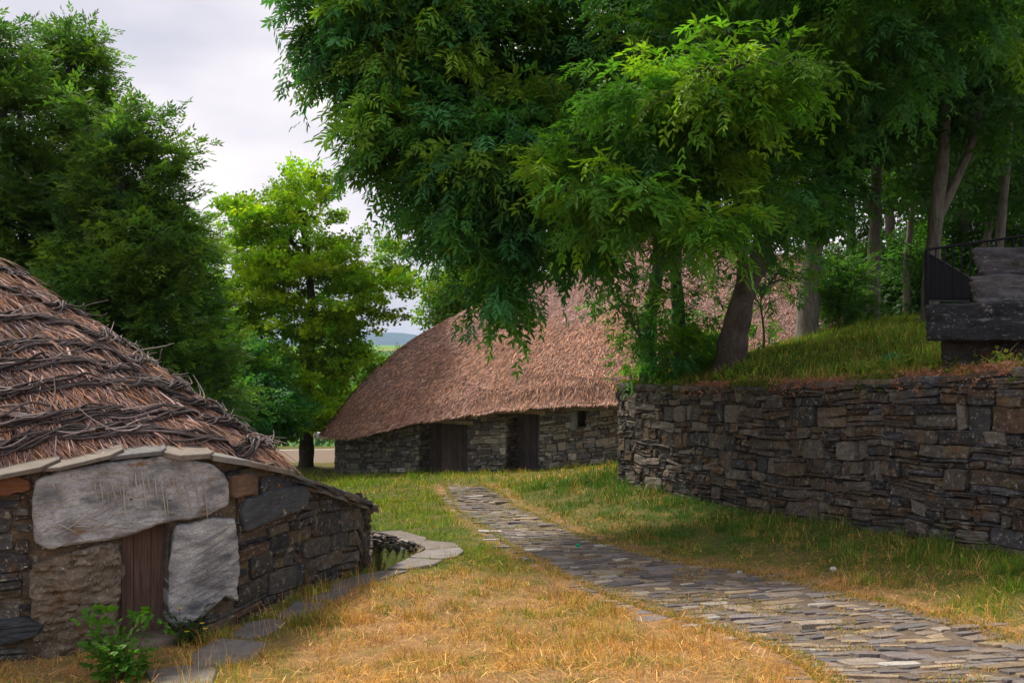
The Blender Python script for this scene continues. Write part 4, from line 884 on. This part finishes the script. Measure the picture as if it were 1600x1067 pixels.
wood(1330,47,'far tree behind the right end of the thatched roof',0,.25,0,209,cr=260)
wood(1150,50,'far tree behind the ridge of the thatched roof',0,.25,0,210,cr=240)
wood(1450,56,'farthest tree seen through the middle of the wood',0,.25,0,211,cr=260)
wood(1375,62,'farthest tree between the bush and the first forked tree',0,.2,0,216,cr=150)
wood(1512,33,'slim pale trunk in the wood, third from the right behind the railing',-14,.15,0,212,cr=110,n=60)
wood(1578,40,'slim straight trunk deep in the wood above the upper stone block',10,.17,0,213,cr=130,n=60)
wood(1415,29,'thin crooked trunk between the two forked trees',20,.11,0,214,cr=80,n=50)
wood(1535,27,'slender trunk leaning right behind the railing end',26,.12,0,215,cr=80,n=50)
# bushes
def bush(label,u,Y,es,n,per,T,size,pal,seed,rc=.4,group=None,b0=None,**k):
    b0=gp(u,Y) if b0 is None else b0
    return tree(label,b0,[b0+np.array([.05,0,.5]),b0+np.array([0,.1,1.1])],.035,es,n,per,T,size,pal,seed,rc=rc,group=group,name='bush',**k)
bush('dense dark bush at the right end of the thatched roof',1318,24.5,[E(1318,465,24.5,36,50,.8)],60,34,T_ASHF,.6,GF*1.3,301,rc=.36,spray=True,droop=-.05)
bush('dark full bush between the left ashes and the bright maple',400,33,[E(392,600,33,55,62,1.4,1),E(430,650,33,34,36,1.2,.3)],130,30,T_MAP,.8,GA*1.2,645,rc=.45)
bush('leafy shoots around the slim trunk at the wall end',1000,19.2,[E(985,500,19.2,50,55,.6,.8),E(1000,440,19.4,42,45,.5,.6),E(1010,570,19.6,45,30,.4,.3)],36,9,T_ASH,.8,GA*1.2,302,rc=.27,b0=P(1020,600,20.5),group='shoots around the ash trunks')
bush('dense low shoots between the slim trunk and the thick leaning trunk',1060,19.8,[E(1055,560,19.8,58,48,.6,1),E(1070,470,20,50,40,.5,.5),E(1110,520,20,40,50,.5,.5)],50,16,T_ASH,.85,GA*1.3,303,rc=.30,b0=P(1070,590,20.4),group='shoots around the ash trunks')
bush('thin shoots right of the thick leaning trunk',1195,19.8,[E(1205,440,19.8,55,40,.5,1),E(1180,510,20,40,50,.4,.35),E(1240,420,19.8,45,20,.4,.4)],34,9,T_ASH,.8,GA*1.2,304,rc=.25,b0=P(1190,562,20.3),group='shoots around the ash trunks')
bush('yellow-green weeds glimpsed between the trunks at the terrace edge',1105,21.5,[E(1110,545,21.5,36,28,.4)],26,20,T_MAP,.5,GM,305,rc=.22)
for k,(u,Y,v,rv,l) in enumerate(((1460,30,430,70,'dark undergrowth bush behind the railing corner'),(1390,33,450,70,'dark undergrowth bush behind the forked tree'),(1560,30,380,90,'undergrowth bush behind the stone blocks'),(1500,42,400,110,'tall dark undergrowth bush deepest in the wood'),(1620,40,380,110,'tall dark undergrowth bush at the right edge'),(1400,45,380,120,'tall dark bush far behind the forked tree'),(1300,48,420,110,'tall dark bush behind the right end of the roof'))):
    bush(l,u,Y,[E(u,v,Y,95,rv,1.6)],75,30,T_FAR,.5,GF*.95,320+k,rc=.7,group='undergrowth of the wood')
# tree behind the house, left part of the roof
tree('bright tree behind the left slope of the thatched roof',gp(735,47),[P(735,520,47),P(735,430,47),P(740,340,47)],.2,[E(730,460,47,62,50,1.8,1),E(760,400,47,60,60,1.8,1),E(830,420,47,70,60,2,.8)],120,34,T_FAR,.7,GM*.8,401,rc=.8)
tree('green tree behind the middle slope of the thatched roof',gp(930,47),[P(930,480,47),P(930,400,47),P(930,300,47)],.2,[E(930,370,47,100,60,2,1),E(1030,350,47,90,60,2,1),E(900,280,47,120,60,2,.6)],130,34,T_FAR,.8,GF*1.2,402,rc=.9)
# left group
def cone(u,Y,vt,vb,wid,n=6):
    es=[]
    for k in range(n):
        f_=(k+.5)/n; v=vt+(vb-vt)*f_; w2=wid*(.34+.66*f_**.8); es.append(E(u+(k%2-.5)*w2*.25,v,Y,w2,(vb-vt)/n*.75,w2/F*Y*.9,w2**1.25))
    return es
tree('tall dark ash at the left edge of the picture',gp(0,21),[P(0,500,21),P(5,300,21),P(0,120,21)],.2,cone(-8,21,48,640,125,7),430,44,T_ASHF,.72,GL*1.0,501,spray=True,rc=.42,group='ashes behind the near hut',flat=.7,droop=-.08)
tree('tall dark pointed ash second from the left edge',gp(110,23),[P(105,500,23),P(112,300,23),P(112,140,23)],.2,cone(112,23,62,620,92,7),430,44,T_ASHF,.72,GL*1.05,502,spray=True,rc=.40,group='ashes behind the near hut',flat=.7,droop=-.08)
tree('broad ash behind the ridge of the near hut, beside the bright maple',gp(205,20.5),[P(200,500,20.5),P(190,350,20.5),P(185,230,20.5)],.18,cone(196,20.5,178,690,142,8),520,44,T_ASHF,.68,GL*1.12,503,spray=True,rc=.38,group='ashes behind the near hut',flat=.7,droop=-.08)
tree('ash reaching right towards the bright maple, lowest of the group',gp(290,24),[P(285,560,24),P(280,450,24),P(280,380,24)],.15,cone(285,24,330,700,78,5),190,40,T_ASHF,.72,GL*1.2,504,spray=True,rc=.40,group='ashes behind the near hut',flat=.7,droop=-.08)
tree('bright yellow-green maple beside the road between hut and house',gp(478,37),[P(479,690,37),P(481,640,37),P(484,560,37),P(486,450,37),P(470,330,37)],.26,
 [E(400,365,37,58,55,1.6,.9),E(470,320,37,55,50,1.5,.7),E(395,470,36.5,72,65,2.0,1.1),E(480,440,37,85,75,2.2,1.2),E(565,400,37,60,42,1.6,.6),E(600,440,37,55,22,1.5,.45),E(425,590,36.5,80,45,1.8,1.1),E(450,640,36,60,30,1.5,.6),E(545,570,37,42,30,1.4,.4),E(515,530,37,45,38,1.4,.45),E(555,500,37,40,12,1.2,.12),E(360,540,36.5,45,50,1.4,.5),E(545,470,37,70,40,1.6,.5),E(400,650,36.5,50,28,1.3,.3),E(520,620,37,40,28,1.2,.25)],
 600,26,T_MAP,.85,GM*np.array((1.5,1.3,1.0)),601,rc=.56,barkc=(.07,.06,.05),flat=.4,droop=.0,yel=1,cvar=.35)
for k,(u,Y,v,ru,rv,l,pa) in enumerate(((360,31,640,60,62,'dark round bush between the near hut and the maple',GA),(345,30,690,32,34,'low bush peeping over the ridge of the near hut roof',GF*1.1),(420,52,640,90,40,'light bush behind the guardrail left of the maple trunk',GM*.8),(540,54,640,60,36,'light bush behind the guardrail right of the maple trunk',GM*.9),(575,56,625,38,30,'bush beyond the road behind the left end of the thatched house',GF*1.3))):
    bush(l,u,Y,[E(u,v,Y,ru,rv,1.5)],90,28,T_FAR if k>1 else T_MAP,.6,pa,640+k,rc=.5)
b=MB(); rr_=np.random.default_rng(8)
n=240; x=rr_.uniform(-180,60,n); y=rr_.uniform(180,900,n); x=x*y/400; z=gz(x,y)
for k in range(9):
    m=n; th=rr_.normal(0,1,(m,3)); pos=np.stack([x,y,z+2],1)+th*np.array([4,3,1.8]); place(b,T_FAR,pos,rr_.normal(0,1,(m,3)),6,np.tile((.035,.075,.02),(m,1))*rr_.uniform(.7,1.3,(m,1)),rr_)
tag(b.build('distant_wood',M['leaf']),'scattered hedges and copses on the far green hillside','woodland',None,'stuff')

# ------------------------------------------------------------------ plants by the hut door
def shrub(label,pos,n,h_,seed,pal,T,size,name='bush'):
    r=np.random.default_rng(seed); t=thing(name,label,'bush',pos); st=MB(); lf=MB()
    for k in range(n):
        a=r.uniform(0,6.28); L_=h_*r.uniform(.4,1.2); d=np.array([math.cos(a)*r.uniform(.2,1.1),math.sin(a)*r.uniform(.2,1.1),1.0]); tt=np.linspace(0,1,9)
        p=pos+d*(L_*tt)[:,None]*np.array([.7,.7,1])-np.array([0,0,1])*(.15*L_*tt**2)[:,None]; st.tube(p,np.linspace(.006,.002,9),5,(.10,.09,.03))
        m=9; q=p[r.integers(2,9,m)]+r.normal(0,.01,(m,3)); dr_=r.normal(0,1,(m,3))*np.array([1,1,.4])+d*.3; place(lf,T,q,dr_,size,pal[r.integers(len(pal),size=m)]*r.uniform(.7,1.3,(m,1)),r)
    st.build('stems',M['bark'],t); lf.build('leaves',M['leaf'],t)
TR=pinnate(2,.11,.055,.036,True)
for (u,v) in ((185,1040),):
    c=ray(215,1062,lo=6); shrub('bright green leafy bush in front of the hut door',np.array([c[0]-.12,c[1]-.02,c[2]]),13,.55,71,np.array([(.06,.16,.02),(.08,.20,.025)]),TR,1.15)
c=np.array([*fuu(sJ0+.15,.22),0]); c[2]=gz(c[:1],c[1:2])[0]
shrub('small dark weeds with yellow flowers at the foot of the door jamb',c,8,.32,72,np.array([(.03,.08,.02),(.05,.10,.02)]),pinnate(2,.06,.04,.02,True),1.0)
fl_t=thing('yellow_flowers','few small yellow flowers among weeds by the hut door','flowers',c)
for k,(du,h_) in enumerate(((-.12,.34),(.10,.22),(-.02,.16),(.16,.2))):
    b=MB(); p0=c+np.array([du,-.05*k,0]); p1=p0+np.array([.02,-.03,h_]); b.tube([p0,(p0+p1)/2+.01,p1],.0025,4,(.07,.12,.03))
    th=np.linspace(0,6.28,8,endpoint=False)
    for a in th: b.add([p1,p1+.018*np.array([math.cos(a-.3),math.sin(a-.3),.1]),p1+.024*np.array([math.cos(a),math.sin(a),.2]),p1+.018*np.array([math.cos(a+.3),math.sin(a+.3),.1])],[(0,1,2,3)],(.85,.6,.02))
    b.build('flower',M['grass'],fl_t)
c=np.array([HL.mean(0)[0],HL.mean(0)[1],0]); c[2]=gz(c[:1],c[1:2])[0]
shrub('small green weeds growing inside the drain hole',c,9,.26,73,np.array([(.04,.12,.02),(.09,.17,.02)]),pinnate(2,.06,.05,.014,True),1.0)

# ------------------------------------------------------------------ grass
r=np.random.default_rng(55)
def blades(b,x,y,h_,w_,lean,cols,r,bend=.5,z=None):
    n=len(x); z=gz(x,y)-.01 if z is None else z; a=r.uniform(0,6.28,n); fa=r.uniform(0,6.28,n)
    base=np.stack([x,y,z],1); sd_=np.stack([np.cos(fa),np.sin(fa),0*fa],1)*w_[:,None]/2
    ld=np.stack([np.cos(a),np.sin(a),0*a],1); m=base+np.array([0,0,1])*(h_*.55*np.cos(lean))[:,None]+ld*(h_*.5*np.sin(lean)*.8)[:,None]
    t=base+np.array([0,0,1])*(h_*np.cos(np.minimum(lean*1.25,1.5)))[:,None]+ld*(h_*np.sin(np.minimum(lean*1.25,1.5)))[:,None]
    v=np.stack([base-sd_,base+sd_,m+sd_*.8,m-sd_*.8,t],1).reshape(-1,3); i=np.arange(n)[:,None]*5
    b.add(v,i+np.array([0,1,2,3]),np.repeat(cols,5,0)); b.add(np.zeros((0,3)),(i+np.array([3,2,4]))-5*n,np.zeros((0,3)))
HUTP=offs(UWL,.02); HOUP=offs(WL,.0)
def allowed(x,y,r):
    k=~(inpoly(x,y,PATH)&(dline(x,y,PATH,True)>.10*r.random(len(x))+.02))
    k&=~inpoly(x,y,HUTP); k&=~inpoly(x,y,HOUP); k&=~inpoly(x,y,HL)
    for f_ in FL: k&=~inpoly(x,y,f_)
    k&=~((inpoly(x,y,TP))&(dline(x,y,TP[:13])<.22)); return k
GD=np.array([(.58,.37,.13),(.50,.30,.10),(.74,.54,.26),(.26,.15,.07),(.56,.29,.12)])*np.array((1.14,1.02,.84)); GG=1.12*np.array([(.18,.30,.03),(.13,.25,.028),(.26,.34,.04),(.09,.18,.022),(.33,.36,.055)])
GT=np.array([(.06,.14,.020),(.08,.17,.025),(.05,.11,.02)])
def scatter(x,y):
    k=allowed(x,y,r); return x[k],y[k]
g_=MB()
def region(n,ylo,yhi,pw=1.0,clump=.5):
    y=ylo+(yhi-ylo)*r.random(n)**pw; xl=np.maximum(-.56*y-.3,-9); xr=.62*y+.3; x=xl+(xr-xl)*r.random(n)
    k=noise(x,y,6,2.2,2)>-.75+0*x; x=x[k]; y=y[k]
    return scatter(x,y)
for (n,ylo,yhi,wd) in ((150000,4.4,9.5,.0042),(120000,9.3,14.5,.006),(110000,14.3,22,.010),(80000,21.5,36,.016)):
    x,y=region(n,ylo,yhi); m=len(x); d=dryness(x,y); ter=inpoly(x,y,TP); dw=dline(x,y,TP[:13])
    tn=noise(x,y,6,3.3,2); tuft=sstep(-.25,.6,tn); isd=r.random(m)<d
    hgt=np.where(isd,.028+.085*tuft,.03+.07*tuft)*r.uniform(.4,1.7,m)*(1+.6*sstep(.1,.5,noise(x,y,31,1.1,2)))
    hgt*=np.where(~ter,1+1.1*sstep(1.7,.2,dw),1.35); hgt*=1+.5*sstep(15,25,y)
    bare=sstep(.2,.5,noise(x,y,12,.7,3))*d*sstep(14,10,y); keep=r.random(m)>bare*.85; near=dline(x,y,PATH,True)
    hgt*=.45+.55*sstep(0,.3,near)
    lean=np.where(isd,r.uniform(.2,1.45,m),r.uniform(.05,.9,m))
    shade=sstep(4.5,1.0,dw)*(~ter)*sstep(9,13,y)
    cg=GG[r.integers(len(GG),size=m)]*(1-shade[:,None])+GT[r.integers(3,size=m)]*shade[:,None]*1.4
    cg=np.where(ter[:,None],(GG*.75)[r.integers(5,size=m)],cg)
    c=np.where(isd[:,None],GD[r.integers(len(GD),size=m)],cg)*r.uniform(.7,1.25,m)[:,None]
    c=c*(1+.38*noise(x,y,13,7,2)+.25*noise(x,y,17,2.2,2))[:,None]*r.uniform(.55,1.15,m)[:,None]*1.08; c=np.clip(c,.01,.9)
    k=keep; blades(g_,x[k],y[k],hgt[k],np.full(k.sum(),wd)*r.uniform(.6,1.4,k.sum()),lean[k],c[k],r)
gobj=g_.build('grass',M['grass']); tag(gobj,'short turf, straw-dry in the foreground and green towards the house','grass',None,'stuff')
# tall dry stalks and tufts
g_=MB(); T=[]
for k in range(900):
    y=r.uniform(5,15); x=r.uniform(-.5*y,.6*y); T.append((x,y))
T=np.array(T); x,y=scatter(T[:,0],T[:,1]); pr=noise(x,y,21,.9,2)>-.05; nearw=(dline(x,y,TP[:13])<1.6)|(dline(x,y,list(FL[4])+list(FL[5]),False)<.9)
k=pr|nearw; x=x[k];y=y[k]
for q in range(len(x)):
    if inpoly(x[q:q+1],y[q:q+1],TP)[0]: continue
    m=int(r.integers(6,26)); xs_=x[q]+r.normal(0,.05,m); ys=y[q]+r.normal(0,.05,m); dd=dryness(x[q:q+1],y[q:q+1])[0]; isd=r.random(m)<max(dd,.45)
    c=np.where(isd[:,None],GD[r.integers(5,size=m)]*1.05,GG[r.integers(5,size=m)]); blades(g_,xs_,ys,r.uniform(.08,.2,m),np.full(m,.0038),r.uniform(.1,.9,m),c,r)
for q in range(1500):       # green tufts and small weeds in the dry turf
    y0_=r.uniform(5,16); x0_=r.uniform(-.5*y0_,.6*y0_); 
    if noise(x0_,y0_,40,.7,2)<-.1: continue
    a_,c_=scatter(np.array([x0_]),np.array([y0_]))
    if len(a_): m=int(r.integers(10,34)); blades(g_,a_[0]+r.normal(0,.035,m),c_[0]+r.normal(0,.03,m),r.uniform(.03,.11,m),np.full(m,.005),r.uniform(.2,1.2,m),(GG*.75)[r.integers(5,size=m)]*r.uniform(.6,1.1),r)
n=9000; y=r.uniform(4.6,13,n); x=r.uniform(-.5,.6,n)*y; x,y=scatter(x,y); n=len(x)      # lying straws
blades(g_,x,y,r.uniform(.08,.22,n),np.full(n,.006),r.uniform(1.1,1.5,n),GD[r.integers(5,size=n)]*r.uniform(.7,1.3,(n,1)),r,z=gz(x,y)+r.uniform(.01,.05,n))
# long stalks by the hut corner
for (u,v,n) in ((500,945,22),(470,965,16),(540,925,14),(560,905,8),(430,990,16),(330,1060,14),(1330,890,10),(1450,880,14),(1530,900,12),(1250,860,8),(1400,870,8),(300,1066,14)):
    c=ray(u,v,lo=5); xs_=c[0]+r.normal(0,.12,n); ys=c[1]+r.normal(0,.12,n); blades(g_,xs_,ys,r.uniform(.18,.42,n),np.full(n,.0032),r.uniform(.05,.5,n),GD[r.integers(5,size=n)]*1.05,r)
for q in range(70):
    y0_=r.uniform(17,34); x0_=r.uniform(-.2*y0_,.02*y0_); a_,c_=scatter(np.array([x0_]),np.array([y0_]))
    if len(a_): m=12; blades(g_,a_[0]+r.normal(0,.12,m),c_[0]+r.normal(0,.12,m),r.uniform(.12,.3,m),np.full(m,.012),r.uniform(.1,.8,m),GG[r.integers(5,size=m)]*1.1,r)
tag(g_.build('tall_grass',M['grass']),'taller dry stalks and tufts standing among the turf','grass',None,'stuff')
# terrace: long green grass, weeds, stonecrop along the coping
g_=MB(); n=60000; y=r.uniform(10.5,27,n); x=2.2+r.random(n)*9; k=inpoly(x,y,TP)&(dline(x,y,TP[:13])>.3); x=x[k]; y=y[k]; dw=dline(x,y,TP[:13]); n=len(x)
k=r.random(n)<.3+.7*sstep(.5,1.6,dw); x=x[k];y=y[k];n=len(x)
blades(g_,x,y,r.uniform(.05,.24,n)*(.5+.9*sstep(-.3,.5,noise(x,y,3,1.2,2))),np.full(n,.013),r.uniform(.1,1,n),np.where((r.random(n)<.22)[:,None],GD[r.integers(5,size=n)]*.7,np.vstack([GT*2.0,GG*1.15])[r.integers(8,size=n)])*r.uniform(.7,1.5,n)[:,None]*(1+.35*noise(x,y,8,1.5,2))[:,None],r)
tag(g_.build('terrace_grass',M['grass']),'long green grass and nettles on the terrace under the trees','grass',None,'stuff')
g_=MB(); n=9000; s=r.uniform(.6,Lw-3,n); dd=r.uniform(-1.1,-.18,n); x,y=fw_(s,dd); k=noise(x,y,3,1.6,2)>-.1; x=x[k]; y=y[k]; n=len(x)
blades(g_,x,y,r.uniform(.06,.22,n),np.full(n,.009),r.uniform(.1,1.2,n),np.where((r.random(n)<.5)[:,None],GD[r.integers(5,size=n)]*.8,GG[r.integers(5,size=n)]*.8),r)
n=1300; s=r.uniform(.6,Lw-3,n); dd=r.uniform(-1.4,-.1,n); x,y=fw_(s,dd); k=noise(x,y,8,1.1,2)>.05; x=x[k];y=y[k]; n=len(x); place(g_,T_MAP,np.stack([x,y,gz(x,y)+r.uniform(.02,.16,n)],1),r.normal(0,1,(n,3)),.38,(GG*.8)[r.integers(5,size=n)],r)
tag(g_.build('edge_weeds',M['grass']),'ragged weeds and dry grass along the top edge of the retaining wall','weeds',None,'stuff')
b=MB(); n=5200; s=r.uniform(.6,Lw-4,n); s=s[(noise(s,s*0,4,1.0,2)>-.35)]; n=len(s); dd=r.uniform(-.55,.10,n); x,y=fw_(s,dd)
z=np.array([ztw(q) for q in s])+r.uniform(.0,.07,n)-np.maximum(dd-.0,0)*1.8; pk=noise(s,s*0,9,1.1,2)>.0
c=np.where(pk[:,None],np.array((.42,.20,.14)),np.array((.13,.17,.03)))*r.uniform(.7,1.3,(n,1)); place(b,cluster(5,.03,.028,.022),np.stack([x,y,z],1),r.normal(0,1,(n,3)),1.1,c,r)
tag(b.build('stonecrop',M['grass']),'pink and green stonecrop spilling over the wall coping','ground cover',None,'stuff')
b=MB(); 
for k in range(8):
    u=r.uniform(1520,1600); c=P(u,r.uniform(565,580),12.0); t=np.linspace(0,1,7); b.tube(c+np.c_[.08*np.sin(t*4+k),.0*t,.30*r.uniform(.4,1)*t],np.linspace(.006,.003,7),4,(.30,.22,.13))
tag(b.build('dry_roots',M['rope']),'dry brown stems hanging in front of the dark plinth','dry stems',None,'stuff')
# litter on path joints
b=MB(); n=60000; t=r.random(n); q=r.integers(0,len(PL)-1,n); f1=r.random(n)[:,None]; p=PL[q]*(1-f1)+PL[q+1]*f1; q2=PR[q]*(1-f1)+PR[q+1]*f1; e=r.beta(.45,.45,n)[:,None]; xy=p*(1-e)+q2*e
k=(xy[:,1]>4.5)&((noise(xy[:,0],xy[:,1],3,2.5,2)>.16)|(np.minimum(e,1-e)[:,0]<.11)); xy=xy[k]; n=len(xy); isd=r.random(n)<np.where(xy[:,1]<14,.72,.4)
blades(b,xy[:,0],xy[:,1],r.uniform(.015,.05,n),np.full(n,.006),r.uniform(.3,1.3,n),np.where(isd[:,None],GD[r.integers(5,size=n)]*.8,GG[r.integers(5,size=n)]*.8),r,z=gz(xy[:,0],xy[:,1])+.012)
tag(b.build('joint_grass',M['grass']),'thin grass and dry litter growing in the joints of the path','grass',None,'stuff')
# air
bm=MB(); bm.box((-5900,-200,-130),(5900,7800,90)); hz=bm.build('haze',M['hill'],smooth=False); hz.data.materials.clear()
hm=bpy.data.materials.new('haze_air'); hm.use_nodes=True; hm.node_tree.nodes.clear(); oo=hm.node_tree.nodes.new('ShaderNodeOutputMaterial'); vv=hm.node_tree.nodes.new('ShaderNodeVolumePrincipled')
vv.inputs['Color'].default_value=(.56,.74,1,1); vv.inputs['Density'].default_value=.9e-4; hm.node_tree.links.new(vv.outputs[0],oo.inputs['Volume']); hz.data.materials.append(hm)
tag(hz,None,None,None,'stuff')
print('POLYS',sum(len(o.data.polygons) for o in COL.objects if o.type=='MESH'))
